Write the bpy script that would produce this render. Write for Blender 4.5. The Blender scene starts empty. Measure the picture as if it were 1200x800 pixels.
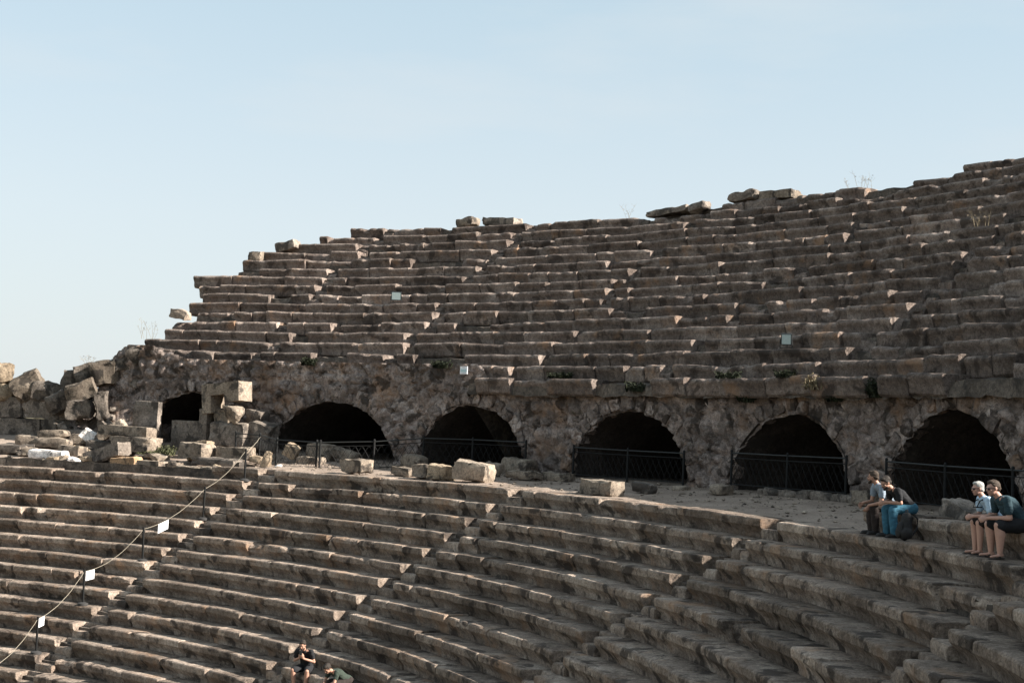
import bpy, math, random
from mathutils import Vector, Matrix, noise, Quaternion
R_ = math.radians
scene = bpy.context.scene
COL = scene.collection
rnd = random.Random(7)

# ------------------------------------------------------------------ theatre dimensions (metres)
H_LOW, R_LOW, T_LOW = 0.42, 33.13, 0.5723          # lower cavea: riser, top row radius, tread
R_UP, Z_UP, T_UP, H_UP = 38.46, 3.401, 0.6783, 0.4523   # upper cavea: lowest row radius, top, tread, riser
R_WALL = 38.95
SUN_A, SUN_E = 22.0, 31.0

def lowR(i): return R_LOW - i * T_LOW
def upR(i): return R_UP + i * T_UP
def upZ(i): return Z_UP + i * H_UP
def pol(a, R, z):
    t = R_(a)
    return Vector((-R * math.sin(t), R * math.cos(t), z))
def smooth(x):
    x = min(1, max(0, x)); return x * x * (3 - 2 * x)
def land_z(a, R):
    front = -.03 - .40 * smooth((a - 94.5) / 4.5)
    back = .22 + .10 * smooth((a - 90) / 5) + .25 * smooth((a - 96) / 6)
    t = min(1, max(0, (R - 33.9) / 5.0))
    return front + (back - front) * t
def nz(p, f=1.0, o=0.0):
    return noise.noise(Vector((p[0] * f + o, p[1] * f + o * 1.7, p[2] * f - o)))
def fbm(p, f=1.0, o=0.0, n=4):
    return noise.fractal(Vector((p[0] * f + o, p[1] * f + o * 1.7, p[2] * f - o)), 1.0, 2.1, n)

# ------------------------------------------------------------------ node helpers / materials
class NT:
    def __init__(s, name):
        s.m = bpy.data.materials.new(name); s.m.use_nodes = True
        s.t = s.m.node_tree; s.b = s.t.nodes['Principled BSDF']
        s.co = s.t.nodes.new('ShaderNodeTexCoord').outputs['Object']
    def n(s, k, **kw):
        x = s.t.nodes.new(k)
        for a, v in kw.items(): setattr(x, a, v)
        return x
    def l(s, a, b): s.t.links.new(a, b)
    def noise(s, scale, detail=6, rough=.6, dist=0, vec=None, stretch=None):
        x = s.n('ShaderNodeTexNoise'); x.inputs['Scale'].default_value = scale
        x.inputs['Detail'].default_value = detail; x.inputs['Roughness'].default_value = rough
        x.inputs['Distortion'].default_value = dist
        v = vec or s.co
        if stretch:
            m = s.n('ShaderNodeMapping'); m.inputs['Scale'].default_value = stretch
            s.l(v, m.inputs['Vector']); v = m.outputs['Vector']
        s.l(v, x.inputs['Vector']); return x.outputs['Fac']
    def ramp(s, fac, stops):
        x = s.n('ShaderNodeValToRGB'); e = x.color_ramp.elements
        while len(e) < len(stops): e.new(.5)
        for q, (p, c) in zip(e, stops):
            q.position = p; q.color = (c, c, c, 1) if isinstance(c, (int, float)) else (*c, 1)
        s.l(fac, x.inputs['Fac']); return x.outputs['Color']
    def mix(s, fac, a, b, mode='MIX'):
        x = s.n('ShaderNodeMix', data_type='RGBA', blend_type=mode)
        for sock, v in ((x.inputs[0], fac), (x.inputs[6], a), (x.inputs[7], b)):
            if isinstance(v, (int, float)): sock.default_value = v
            elif isinstance(v, tuple): sock.default_value = (*v, 1)
            else: s.l(v, sock)
        return x.outputs[2]
    def bump(s, h, strength, dist, prev=None):
        x = s.n('ShaderNodeBump'); x.inputs['Strength'].default_value = strength
        x.inputs['Distance'].default_value = dist; s.l(h, x.inputs['Height'])
        if prev: s.l(prev, x.inputs['Normal'])
        return x.outputs['Normal']
    def done(s, col, rough=.9, normal=None, spec=.2):
        if isinstance(col, tuple): s.b.inputs['Base Color'].default_value = (*col, 1)
        else: s.l(col, s.b.inputs['Base Color'])
        s.b.inputs['Roughness'].default_value = rough
        s.b.inputs['Specular IOR Level'].default_value = spec
        if normal: s.l(normal, s.b.inputs['Normal'])
        return s.m

def stone_mat(name, dark, mid, light, crust=.5, crust_col=(.045, .04, .035), orange=0., speck=.5,
              freq=1.0, bump=.5, stain_stretch=None, rough=.93, pits=.0, moss=0., cells=0.):
    k = NT(name)
    at = k.n('ShaderNodeAttribute', attribute_name='tint')
    off = k.n('ShaderNodeVectorMath', operation='SCALE'); off.inputs[0].default_value = (41, 23, 67); k.l(at.outputs['Fac'], off.inputs['Scale'])
    ad = k.n('ShaderNodeVectorMath', operation='ADD'); k.l(k.co, ad.inputs[0]); k.l(off.outputs[0], ad.inputs[1]); k.co = ad.outputs[0]
    big = k.noise(.9 * freq, 8, .62)
    col = k.ramp(big, [(.30, dark), (.5, mid), (.70, light)])
    fine = k.noise(7 * freq, 8, .7)
    col = k.mix(.8, col, k.ramp(fine, [(.29, .34), (.5, .95), (.73, 1.6)]), 'MULTIPLY')
    grit = k.noise(24 * freq, 4, .75)
    col = k.mix(.75, col, k.ramp(grit, [(.3, .45), (.5, 1.), (.7, 1.55)]), 'MULTIPLY')
    if cells:
        wp = k.n('ShaderNodeTexNoise'); wp.inputs['Scale'].default_value = 1.6; wp.inputs['Detail'].default_value = 3; k.l(k.co, wp.inputs['Vector'])
        wv2 = k.n('ShaderNodeVectorMath', operation='MULTIPLY_ADD'); k.l(wp.outputs['Color'], wv2.inputs[0]); wv2.inputs[1].default_value = (.8, .8, .8); k.l(k.co, wv2.inputs[2])
        vo = k.n('ShaderNodeTexVoronoi'); vo.inputs['Scale'].default_value = cells; k.l(wv2.outputs[0], vo.inputs['Vector'])
        bw = k.n('ShaderNodeRGBToBW'); k.l(vo.outputs['Color'], bw.inputs[0])
        col = k.mix(1.0, col, k.ramp(bw.outputs[0], [(.1, .66), (.5, 1.), (.9, 1.36)]), 'MULTIPLY')
        ve = k.n('ShaderNodeTexVoronoi', feature='DISTANCE_TO_EDGE'); ve.inputs['Scale'].default_value = cells; k.l(wv2.outputs[0], ve.inputs['Vector'])
        edge = k.ramp(ve.outputs['Distance'], [(.0, 0), (.10, 1)])
        col = k.mix(edge, k.mix(.38, col, (.075, .058, .046)), col)
    if orange:
        o = k.ramp(k.noise(.75 * freq, 5, .6, vec=k.co), [(.60 - orange * .14, 0), (.70, 1)])
        col = k.mix(o, col, k.mix(.6, col, (.30, .165, .075)))
    if crust:
        c1 = k.noise(1.25 * freq, 7, .62, .4, stretch=stain_stretch)
        c = k.ramp(c1, [(.60 - crust * .16, 0), (.645 - crust * .10, .85)])
        col = k.mix(c, col, crust_col)
    if moss:
        g = k.ramp(k.noise(1.1 * freq, 6, .65), [(.66 - .1 * moss, 0), (.74, .7)])
        col = k.mix(g, col, (.045, .052, .022))
    if speck:
        sp = k.ramp(k.noise(11 * freq, 5, .75), [(.64, 0), (.70, speck)])
        sp2 = k.ramp(k.noise(1.7 * freq, 4, .6), [(.45, 0), (.6, 1)])
        sp = k.mix(1.0, sp, sp2, 'MULTIPLY')
        col = k.mix(sp, col, (.40, .375, .33))
    vm = k.n('ShaderNodeVectorMath', operation='SCALE')
    pit = k.ramp(k.noise(15 * freq, 3, .6), [(.30, .30), (.37, 1)])
    col = k.mix(.8, col, pit, 'MULTIPLY')
    nrm_p = pit
    hs = k.n('ShaderNodeHueSaturation'); hs.inputs['Saturation'].default_value = .84; hs.inputs['Value'].default_value = 1.05; k.l(col, hs.inputs['Color'])
    col = k.mix(1.0, hs.outputs[0], (1.03, .98, .965), 'MULTIPLY')
    k.l(col, vm.inputs[0]); k.l(at.outputs['Fac'], vm.inputs['Scale'])
    col = vm.outputs[0]
    h = k.noise(9 * freq, 9, .68)
    nrm = k.bump(h, bump, .08)
    if cells: nrm = k.bump(k.ramp(ve.outputs['Distance'], [(.0, 0), (.22, 1)]), .6, .10, nrm)
    h2 = k.noise(38 * freq, 5, .7)
    nrm = k.bump(h2, bump * .8, .025, nrm); nrm = k.bump(pit, .6, .03, nrm)
    if pits:
        v = k.n('ShaderNodeTexVoronoi'); v.inputs['Scale'].default_value = 5.5; v.inputs['Randomness'].default_value = 1
        d = k.noise(4, 4, .6); k.l(k.co, v.inputs['Vector'])
        nrm = k.bump(k.ramp(v.outputs['Distance'], [(.0, 0), (.35, 1)]), pits, .06, nrm)
    return k.done(col, rough, nrm, .15)

M = {}
M['seat_low'] = stone_mat('weathered_limestone_seat', (.140, .106, .080), (.238, .187, .144), (.40, .33, .262), crust=.40,
                          crust_col=(.046, .037, .031), speck=.9, freq=1.25, bump=.9, orange=.3)
M['seat_up'] = stone_mat('brown_limestone_seat', (.104, .079, .064), (.166, .131, .109), (.275, .228, .192), crust=.34,
                         crust_col=(.056, .044, .037), speck=.9, freq=1.25, bump=.9, orange=.15)
M['core'] = stone_mat('rubble_core', (.075, .062, .05), (.12, .10, .08), (.18, .15, .12), crust=.5, speck=.4, freq=1.3, bump=.9)
M['wall'] = stone_mat('conglomerate_masonry', (.138, .110, .094), (.235, .192, .168), (.37, .315, .28), crust=.45,
                      crust_col=(.040, .032, .026), orange=.5, speck=.6, freq=1.25, bump=.9, pits=.5, moss=.3, cells=1.7)
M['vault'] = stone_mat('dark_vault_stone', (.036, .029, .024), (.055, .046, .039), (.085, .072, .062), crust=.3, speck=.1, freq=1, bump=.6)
M['block'] = stone_mat('grey_fallen_stone', (.135, .108, .080), (.225, .184, .138), (.33, .278, .212), crust=.38, speck=.5, freq=1.6, bump=.5)
M['block_dark'] = stone_mat('dark_fallen_stone', (.095, .08, .066), (.16, .137, .112), (.245, .21, .175), crust=.45, speck=.4, freq=1.5, bump=.6)
M['block_tan'] = stone_mat('tan_fallen_stone', (.22, .165, .105), (.33, .255, .165), (.42, .335, .225), crust=.2, speck=.4, freq=1.6, bump=.5)
M['block_orange'] = stone_mat('orange_sandstone', (.24, .15, .075), (.35, .225, .11), (.42, .30, .17), crust=.1, speck=.4, freq=1.6, bump=.6)
M['marble'] = stone_mat('white_marble', (.50, .48, .45), (.68, .66, .63), (.80, .79, .77), crust=.05, speck=.2, freq=1.6, bump=.3, rough=.7)

def gravel_mat():
    k = NT('gravel_landing')
    c = k.ramp(k.noise(.8, 6, .6), [(.3, (.20, .152, .120)), (.7, (.335, .265, .215))])
    c = k.mix(.7, c, k.ramp(k.noise(26, 4, .7), [(.3, .5), (.7, 1.4)]), 'MULTIPLY')
    n = k.bump(k.noise(22, 6, .75), .8, .04)
    return k.done(c, .95, n)
M['gravel'] = gravel_mat()
def dirt_mat():
    k = NT('dry_ground')
    c = k.ramp(k.noise(.05, 8, .6), [(.3, (.11, .10, .06)), (.7, (.24, .20, .13))])
    return k.done(c, .95, k.bump(k.noise(2, 6, .7), .6, .1))
M['ground'] = dirt_mat()
def plain(name, col, rough=.6, metal=0., var=.18, bump=0., scale=30):
    k = NT(name)
    c = k.mix(1.0, col, k.ramp(k.noise(scale, 5, .6), [(.25, 1 - var), (.75, 1 + var)]), 'MULTIPLY')
    k.b.inputs['Metallic'].default_value = metal
    return k.done(c, rough, k.bump(k.noise(scale * 2, 4, .6), bump, .01) if bump else None, .3)
M['iron'] = plain('black_painted_iron', (.008, .008, .008), .75)
M['iron_grey'] = plain('worn_grey_rail', (.03, .031, .03), .5, .3)
M['post'] = plain('black_post_paint', (.006, .006, .006), .85)
M['base'] = plain('rubber_base', (.035, .033, .032), .8)
M['rope'] = plain('tan_rope', (.30, .26, .205), .9, 0, .3, .5, 60)
M['paper'] = plain('white_paper', (.78, .78, .80), .6, 0, .04)
M['ink'] = plain('grey_print', (.30, .31, .34), .7, 0, .05)
M['panel_blue'] = plain('pale_blue_print', (.42, .55, .58), .6, 0, .05)
M['lamp_body'] = plain('lamp_housing', (.03, .035, .038), .5, .3)
M['lamp_glass'] = plain('lamp_glass', (.42, .50, .50), .15, 0, .15)
M['skin'] = plain('skin', (.37, .205, .145), .55, 0, .1, .1, 25)
M['skin_pale'] = plain('pale_skin', (.44, .255, .195), .55, 0, .1, .1, 25)
M['lip'] = plain('lips', (.30, .13, .10), .5)
M['eye'] = plain('eye', (.03, .022, .018), .2)
M['hair_dark'] = plain('dark_hair', (.022, .016, .012), .7, 0, .4, .6, 90)
M['hair_brown'] = plain('brown_hair', (.05, .033, .022), .7, 0, .4, .6, 90)
M['hair_white'] = plain('white_grey_hair', (.34, .33, .31), .7, 0, .25, .6, 90)
M['black_cloth'] = plain('black_cotton', (.013, .013, .015), .9, 0, .25, .4, 14)
M['dark_trouser'] = plain('dark_trousers', (.025, .018, .016), .9, 0, .25, .4, 14)
M['jeans'] = plain('blue_jeans', (.035, .115, .170), .9, 0, .3, .5, 12)
M['grey_shirt'] = plain('grey_blue_shirt', (.21, .25, .30), .9, 0, .2, .4, 14)
M['teal_shirt'] = plain('dark_teal_shirt', (.022, .045, .056), .9, 0, .2, .4, 14)
M['light_blue'] = plain('light_blue_shirt', (.40, .53, .66), .9, 0, .15, .4, 14)
M['green_shirt'] = plain('dark_green_shirt', (.030, .040, .031), .9, 0, .25, .4, 14)
M['shoe'] = plain('dark_shoe', (.025, .023, .022), .7)
M['sandal'] = plain('dark_sandal', (.04, .03, .026), .7)
M['glass_dark'] = plain('sunglass_lens', (.008, .007, .007), .15)
M['phone'] = plain('phone', (.05, .055, .06), .2)
M['bag'] = plain('backpack_fabric', (.02, .019, .019), .85, 0, .3, .4, 18)
def leaf_mat(name, c1, c2):
    k = NT(name)
    c = k.ramp(k.noise(9, 3, .6), [(.3, c1), (.7, c2)])
    return k.done(c, .8)
M['leaf'] = leaf_mat('dark_leaf', (.009, .011, .006), (.022, .027, .012))
M['dry'] = leaf_mat('dry_stalk', (.14, .11, .065), (.25, .20, .13))
M['grass'] = leaf_mat('grass_blade', (.035, .040, .018), (.085, .085, .042))

# ------------------------------------------------------------------ mesh builder
class MB:
    def __init__(s): s.v = []; s.f = []; s.t = []
    def add(s, verts, faces, tint=1.0):
        o = len(s.v); s.v.extend(verts)
        s.f.extend([tuple(i + o for i in f) for f in faces]); s.t.extend([tint] * len(faces))
    def build(s, name, mat, parent=None, smooth=True, angle=31):
        me = bpy.data.meshes.new(name)
        me.from_pydata([tuple(v) for v in s.v], [], s.f)
        a = me.attributes.new('tint', 'FLOAT', 'FACE'); a.data.foreach_set('value', s.t)
        if smooth:
            me.polygons.foreach_set('use_smooth', [True] * len(me.polygons))
            me.set_sharp_from_angle(angle=R_(angle))
        me.materials.append(M[mat] if isinstance(mat, str) else mat)
        me.update()
        o = bpy.data.objects.new(name, me); COL.objects.link(o)
        if parent: o.parent = parent
        return o
def tag(o, label, cat, group=None, kind=None):
    o['label'] = label; o['category'] = cat
    if group: o['group'] = group
    if kind: o['kind'] = kind
    return o
def thing(name, label, cat, loc=(0, 0, 0), group=None):
    o = bpy.data.objects.new(name, None); COL.objects.link(o); o.location = loc
    o.empty_display_size = .2
    return tag(o, label, cat, group)

def tube(mb, pts, r, seg=6, tint=1.0):
    pts = [Vector(p) for p in pts]; n = len(pts); vs = []; fs = []
    for k, p in enumerate(pts):
        d = (pts[min(k + 1, n - 1)] - pts[max(k - 1, 0)]).normalized()
        x = d.orthogonal().normalized() if abs(d.z) > .98 else d.cross(Vector((0, 0, 1))).normalized()
        y = d.cross(x)
        rr = r[k] if isinstance(r, (list, tuple)) else r
        for j in range(seg):
            t = 2 * math.pi * j / seg
            vs.append(p + x * rr * math.cos(t) + y * rr * math.sin(t))
    for k in range(n - 1):
        for j in range(seg):
            a = k * seg + j; b = k * seg + (j + 1) % seg
            fs.append((a, b, b + seg, a + seg))
    fs.append(tuple(range(seg))[::-1]); fs.append(tuple(range((n - 1) * seg, n * seg)))
    mb.add(vs, fs, tint)
def box(mb, c, ax, ay, az, tint=1.0):
    c = Vector(c); vs = [c + ax * i + ay * j + az * k for i in (-1, 1) for j in (-1, 1) for k in (-1, 1)]
    mb.add(vs, [(0, 1, 3, 2), (4, 6, 7, 5), (0, 4, 5, 1), (2, 3, 7, 6), (0, 2, 6, 4), (1, 5, 7, 3)], tint)

# ------------------------------------------------------------------ seat blocks
PROF_LOW = [(.006, -.165, 1), (-.002, -.09, 1), (.0, -.030, 1), (.026, -.002, 1), (.10, .003, .6), (.22, 0, .4), (.38, -.004, .3), (.56, -.006, .3), (.80, -.006, 0),
            (.80, -.5, 0), (.20, -.5, 0), (.155, -.43, .3), (.15, -.37, .3), (.135, -.32, .4), (.10, -.27, .5), (.05, -.21, .7)]
PROF_UP = [(.012, -.16, 1), (-.006, -.11, 1), (.0, -.062, 1), (.050, -.010, 1), (.13, .004, .6), (.28, 0, .4), (.50, -.004, .3), (.90, -.006, 0),
           (.90, -.55, 0), (.17, -.55, 0), (.10, -.49, .4), (.085, -.42, .4), (.085, -.33, .4), (.065, -.25, .5), (.035, -.19, .7)]
PROF_STEP = [(.0, -.12, 1), (.0, -.05, 1), (.025, 0, 1), (.12, .004, .5), (.26, 0, .4), (.40, 0, .3), (.62, 0, 0), (.62, -.4, 0), (.03, -.4, 0), (.02, -.3, .5), (.01, -.2, .7)]

def seat_block(mb, a0, a1, R, z, prof, rough, seed, dr=0., dz=0., tilt=0., yaw=0., step=.13, hs=1., chip=.2, tint=1.):
    L = R * R_(abs(a1 - a0))
    if L < .12: return
    n = max(3, int(L / step))
    ts = [0, .02 / L] + [k / n for k in range(1, n)] + [1 - .02 / L, 1]
    off = rnd.uniform(-50, 50); brk0 = rnd.random() < .28; brk1 = rnd.random() < .28
    q = Vector((off, -off * .7, off * .3)); verts = []; m = len(prof)
    for k, t in enumerate(ts):
        a = a0 + (a1 - a0) * t
        end = k in (0, len(ts) - 1)
        s = t * L
        c1 = nz((s * 1.0 + off, off, seed), 1.0)
        c2 = nz((s * 3.4 + off, -off, seed), 1.0)
        dend = min(s, L - s)
        big = chip * (smooth((c1 - .30) / .10) * (.7 + c2) + .35 * smooth((c2 - .34) / .08))
        if (brk0 if t < .5 else brk1): big += chip * (.6 + c2) * smooth(1.15 - dend / .24)
        sag = nz((s * .5 + off, 3.3, seed)) * rough * .8
        for (d, h, w) in prof:
            d2 = d + dr + yaw * (t - .5) * L; h2 = h * hs
            h2 += (dz + tilt * (t - .5) * L + sag)
            if big > 0 and w >= .6:
                d2 += big * w * (.9 if h > -.12 else .55); h2 -= big * w * (.65 if h > -.08 else -.1)
            elif big > 0 and w >= .4 and h > -.03:
                h2 -= big * .25
            if end:
                d2 += .010 if d < .3 else -.01
                h2 += .01 if h < -.3 else -.010
            p = pol(a, R + d2, z + h2)
            if w > 0:
                nv = noise.noise_vector((p + q) * 2.6) * rough + noise.noise_vector((p + q) * 8.5) * rough * .5
                p = p + nv * (.5 + .5 * w)
            verts.append(p)
    faces = []
    K = len(ts)
    for k in range(K - 1):
        for j in range(m):
            A = k * m + j; B = k * m + (j + 1) % m
            faces.append((A, A + m, B + m, B))
    faces.append(tuple(range(m))); faces.append(tuple(range((K - 1) * m, K * m))[::-1])
    mb.add(verts, faces, tint)

def rand_cuts(x0, x1, R, lo, hi):
    """angles between which blocks of lo..hi metres lie"""
    out = [x0]; x = x0
    while True:
        x += math.degrees(rnd.uniform(lo, hi) / R)
        if x > x1 - math.degrees(lo * .55 / R): break
        out.append(x)
    out.append(x1); return out

def tint_of(v=.2): return max(.6, min(1.7, rnd.gauss(1., v)))

def revolve(mb, prof, a0, a1, da, f=.0, amp=0., seed=0.):
    n = max(2, int((a1 - a0) / da)); vs = []; fs = []; m = len(prof)
    for k in range(n + 1):
        a = a0 + (a1 - a0) * k / n
        for (R, z) in prof:
            p = pol(a, R, z)
            if amp: p = p + noise.noise_vector(p * f + Vector((seed, 0, 0))) * amp
            vs.append(p)
    for k in range(n):
        for j in range(m - 1):
            A = k * m + j; fs.append((A, A + 1, A + 1 + m, A + m))
    fs.append(tuple(range(m))[::-1]); fs.append(tuple(range(n * m, n * m + m)))
    mb.add(vs, fs, 1.)

# ------------------------------------------------------------------ lower seating
low = thing('lower_seating', 'weathered limestone seat rows stepping down below the gravel landing', 'stone seating')
STAIR_L = [(38.6, .05), (55.5, .42), (74.7, .33), (93.9, .24)]   # left block end at a stairway, drift per row
NLOW = 18
stair_mb = {}
for i in range(-1, NLOW):
    R = lowR(i); z = -i * H_LOW
    a_lo, a_hi = 8.0, 118.0
    if i == 0: a_hi = 97.4
    if i == -1: a_lo, a_hi = 26.0, 50.2
    mb = MB(); cuts = [a_lo]
    wdeg = math.degrees(.68 / R)
    segs = []; x = a_lo
    for s, (a_s, dft) in enumerate(STAIR_L):
        e = a_s + dft * i
        if e - wdeg > x and e < a_hi and i >= 0:
            segs.append((x, e - wdeg)); x = e
            sm_ = stair_mb.setdefault(s, MB())
            w2 = wdeg
            for (hh, dd) in ((-.215, .0), (0., T_LOW * .74)):
                mid = e - w2 * rnd.uniform(.35, .65)
                for (b0, b1) in (((e - w2 + .005, e - .01),) if rnd.random() < .85 else ((e - w2 + .005, mid), (mid + .02, e - .01))):
                    seat_block(sm_, b0, b1, R, z, PROF_STEP, .010, i * 3.1 + s, dr=dd + rnd.uniform(-.015, .02), dz=hh + rnd.uniform(-.02, .01),
                               tilt=rnd.uniform(-.02, .02), chip=.06, tint=tint_of(.12) * 1.08)
    segs.append((x, a_hi))
    for (s0, s1) in segs:
        mb = MB(); c = rand_cuts(s0, s1, R, .75, 2.3)
        for k in range(len(c) - 1):
            g = math.degrees(.012 / R)
            g *= rnd.choice((.2, .3, .4, 1.6)); b0, b1 = c[k] + g * .4, c[k + 1] - g * .6
            fine = 22 < c[k] < 118
            r = rnd.random()
            dr = rnd.gauss(0, .014); dz = rnd.gauss(0, .008); ch = rnd.choice((.01, .02, .04, .07, .13))
            rg = rnd.choice((.004, .006, .009, .016))
            if r < .07: dr += .10; ch = .18; dz -= .03; rg = .03
            if i == -1: ch = .14; rg = .025; dr += rnd.uniform(-.04, .08)
            seat_block(mb, b0, b1, R, z, PROF_LOW, rg, i * 1.37, dr, dz, tilt=rnd.gauss(0, .008), yaw=rnd.gauss(0, .010),
                       step=.095 if fine else .5, chip=ch, tint=tint_of(.15))
        mb.build('seat_row', 'seat_low', low)
for s, mb in stair_mb.items(): mb.build('stairway', 'seat_low', low)
prof = [(36.0, -.62), (lowR(0) + .4, -.55)]
for i in range(0, NLOW):
    R = lowR(i); z = -i * H_LOW
    prof += [(R + .27, z - .14), (R + .24, z - .52)]
prof += [(lowR(NLOW) + .2, -NLOW * H_LOW - .4), (lowR(NLOW) - .4, -9.3)]
mb = MB(); revolve(mb, prof, 5, 121, .35, 3.0, .05); mb.build('mortar_core', 'core', low)

# ------------------------------------------------------------------ upper seating
upp = thing('upper_seating', 'eroded brown seat rows rising above the row of arches to a broken crest', 'stone seating')
STAIR_U = [55.2, 64.9, 74.6, 84.2, 93.9, 103.0]
LEFT_END = {2: 109.1, 3: 110.7, 4: 110.0, 5: 110.25, 6: 109.2, 7: 110.1, 8: 109.8, 9: 110.6, 10: 111.3, 11: 110.6, 12: 109.3, 13: 108.6, 14: 107.6,
            15: 105.9, 16: 104.5, 17: 83.3, 18: 71.6}
LEFT_END[0] = 86.3; LEFT_END[1] = 87.3
GAPS = {0: [(74.8, 76.8), (53.9, 57.2), (60.9, 61.5)], 1: [(84.3, 84.9)], 2: [(97.4, 98.9), (89.2, 91.4)], 11: [(108.6, 109.3)], 16: [(86.6, 87.4), (98.6, 99.0)],
        17: [(73.4, 75.0)], 5: [(90.0, 90.7)], 12: [(73.1, 73.7)]}
A_R = 12.0
for i in range(0, 19):
    R = upR(i); z = upZ(i); mb = MB(); hi_a = LEFT_END[i]
    wdeg = math.degrees(.56 / R); segs = []; x = A_R
    for s, e in enumerate(STAIR_U):
        e = e + rnd.uniform(-.6, .6)
        if e < hi_a - 1 and e - wdeg > x and i > 0 and rnd.random() < .58:
            segs.append((x, e - wdeg)); x = e
            sm_ = stair_mb.setdefault(('u', s), MB())
            for (hh, dd) in ((-.23, .0), (0., T_UP * .62)):
                if rnd.random() < .12: continue
                seat_block(sm_, e - wdeg + .02, e - .03, R, z, PROF_STEP, .035, i * 2.3 + s, dr=dd + rnd.uniform(-.05, .10),
                           dz=hh + rnd.uniform(-.06, .03), tilt=rnd.uniform(-.08, .08), chip=.16, hs=1.1, tint=tint_of(.14), step=.13 if e > 50 else .6)
    segs.append((x, hi_a))
    for (s0, s1) in segs:
        mb = MB(); c = rand_cuts(s0, s1, R, .7, 2.5)
        for k in range(len(c) - 1):
            mid = (c[k] + c[k + 1]) / 2
            b0, b1 = c[k], c[k + 1]
            if any(g0 - .01 < mid < g1 + .01 for g0, g1 in GAPS.get(i, [])):
                if mb.v: mb.build('seat_row', 'seat_up', upp); mb = MB()
                continue
            for g0, g1 in GAPS.get(i, []):
                if b0 < g1 < b1 and mid > g1: b0 = g1
                if b0 < g0 < b1 and mid < g0: b1 = g0
            g = math.degrees(rnd.choice((.006, .012, .02, .045)) / R)
            fine = c[k] > 50
            r = rnd.random()
            dr = rnd.gauss(0, .042); dz = rnd.gauss(0, .016); ch = rnd.choice((.02, .05, .09, .16)); rg = rnd.choice((.010, .016, .026))
            if r < .10: dr += .16; ch = .24; dz -= .05; rg = .045
            elif r < .13: dr -= .06; dz += .03
            if r > .985 and i > 2: continue
            hs = 1.0
            if i >= 16: dz += rnd.uniform(-.05, .04); ch += .05
            seat_block(mb, b0 + g * rnd.random(), b1 - g * rnd.random(), R, z, PROF_UP, rg, i * 1.9, dr, dz,
                       tilt=rnd.gauss(0, .02), yaw=rnd.gauss(0, .025), step=.12 if fine else .7, chip=ch, tint=tint_of(.17), hs=hs)
        if mb.v: mb.build('seat_row', 'seat_up', upp)
for s, mb in stair_mb.items():
    if isinstance(s, tuple): mb.build('stairway', 'seat_up', upp)
def up_core(a0, a1, top, bot=0):
    prof = []
    for i in range(bot, top + 1):
        R = upR(i); z = upZ(i)
        prof += [(R + .22, z - .56), (R + .30, z - .16)]
    prof += [(upR(top) + 1.1, upZ(top) - .2), (upR(top) + 1.4, -9.2)]
    mb = MB(); revolve(mb, prof, a0, a1, .3, 2.4, .09, a0); mb.build('mortar_core', 'core', upp)
up_core(71.5, 87.0, 17); up_core(A_R - 2, 71.5, 18); up_core(87.0, 104.4, 16, 2); up_core(104.4, 107.4, 14, 2); up_core(107.4, 109.2, 12, 2)

# ------------------------------------------------------------------ rocks
def rock_mesh(mb, loc, size, rotz=0., tilt=(0., 0.), rnd_k=.18, rough=.03, n=7, seed=0., tint=1., local=False, taper=0.):
    """rough quarried block: a rounded, chipped box of size (length, width, height), standing on loc"""
    l, w, h = size
    rot = Matrix.Rotation(rotz, 3, 'Z') @ Matrix.Rotation(tilt[0], 3, 'X') @ Matrix.Rotation(tilt[1], 3, 'Y')
    idx = {}; vs = []; fs = []
    def vert(i, j, k):
        key = (i, j, k)
        if key in idx: return idx[key]
        u = Vector((i / n * 2 - 1, j / n * 2 - 1, k / n * 2 - 1))
        sph = u.normalized() * 1.12
        p = u.lerp(sph, rnd_k)
        sc = 1 - taper * (p.z * .5 + .5)
        p = Vector((p.x * l / 2 * sc, p.y * w / 2 * sc, p.z * h / 2))
        s = Vector((seed * 3.1, -seed * 1.3, seed * 7.7))
        # knocked-off corners
        cut = max(0, nz(u * .9 + s, 1.0) - .12) * .55
        edge = sum(1 for q in u if abs(q) > .85)
        if edge >= 2: p = p * (1 - cut * (.55 if edge == 2 else .9))
        p += noise.noise_vector(p * 2.2 + s) * rough * 1.6 + noise.noise_vector(p * 7 + s) * rough * .7
        p = rot @ p
        idx[key] = len(vs); vs.append(p); return idx[key]
    for axis in range(3):
        for side in (0, n):
            for a in range(n):
                for b in range(n):
                    q = []
                    for (da, db) in ((0, 0), (1, 0), (1, 1), (0, 1)):
                        c = [0, 0, 0]; c[axis] = side; c[(axis + 1) % 3] = a + da; c[(axis + 2) % 3] = b + db
                        q.append(vert(*c))
                    fs.append(tuple(q) if side else tuple(q[::-1]))
    zmin = min(v.z for v in vs)
    loc = Vector(loc)
    vs = [v + Vector((0, 0, -zmin)) + (Vector() if local else loc) for v in vs]
    mb.add(vs, fs, tint)

def rock(name, label, cat, a, R, z, size, mat='block', yaw=0., tilt=(0, 0), rk=.16, rough=.03, group=None, tint=1., taper=0.):
    """yaw 0: length along the row; the object's own origin is at its base"""
    mb = MB(); sd = rnd.uniform(0, 60)
    rock_mesh(mb, (0, 0, 0), size, R_(a) + yaw, tilt, rk, rough, 8, sd, tint, local=True, taper=taper)
    o = mb.build(name, mat, None, angle=32)
    o.location = pol(a, R, z); return tag(o, label, cat, group)

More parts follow.
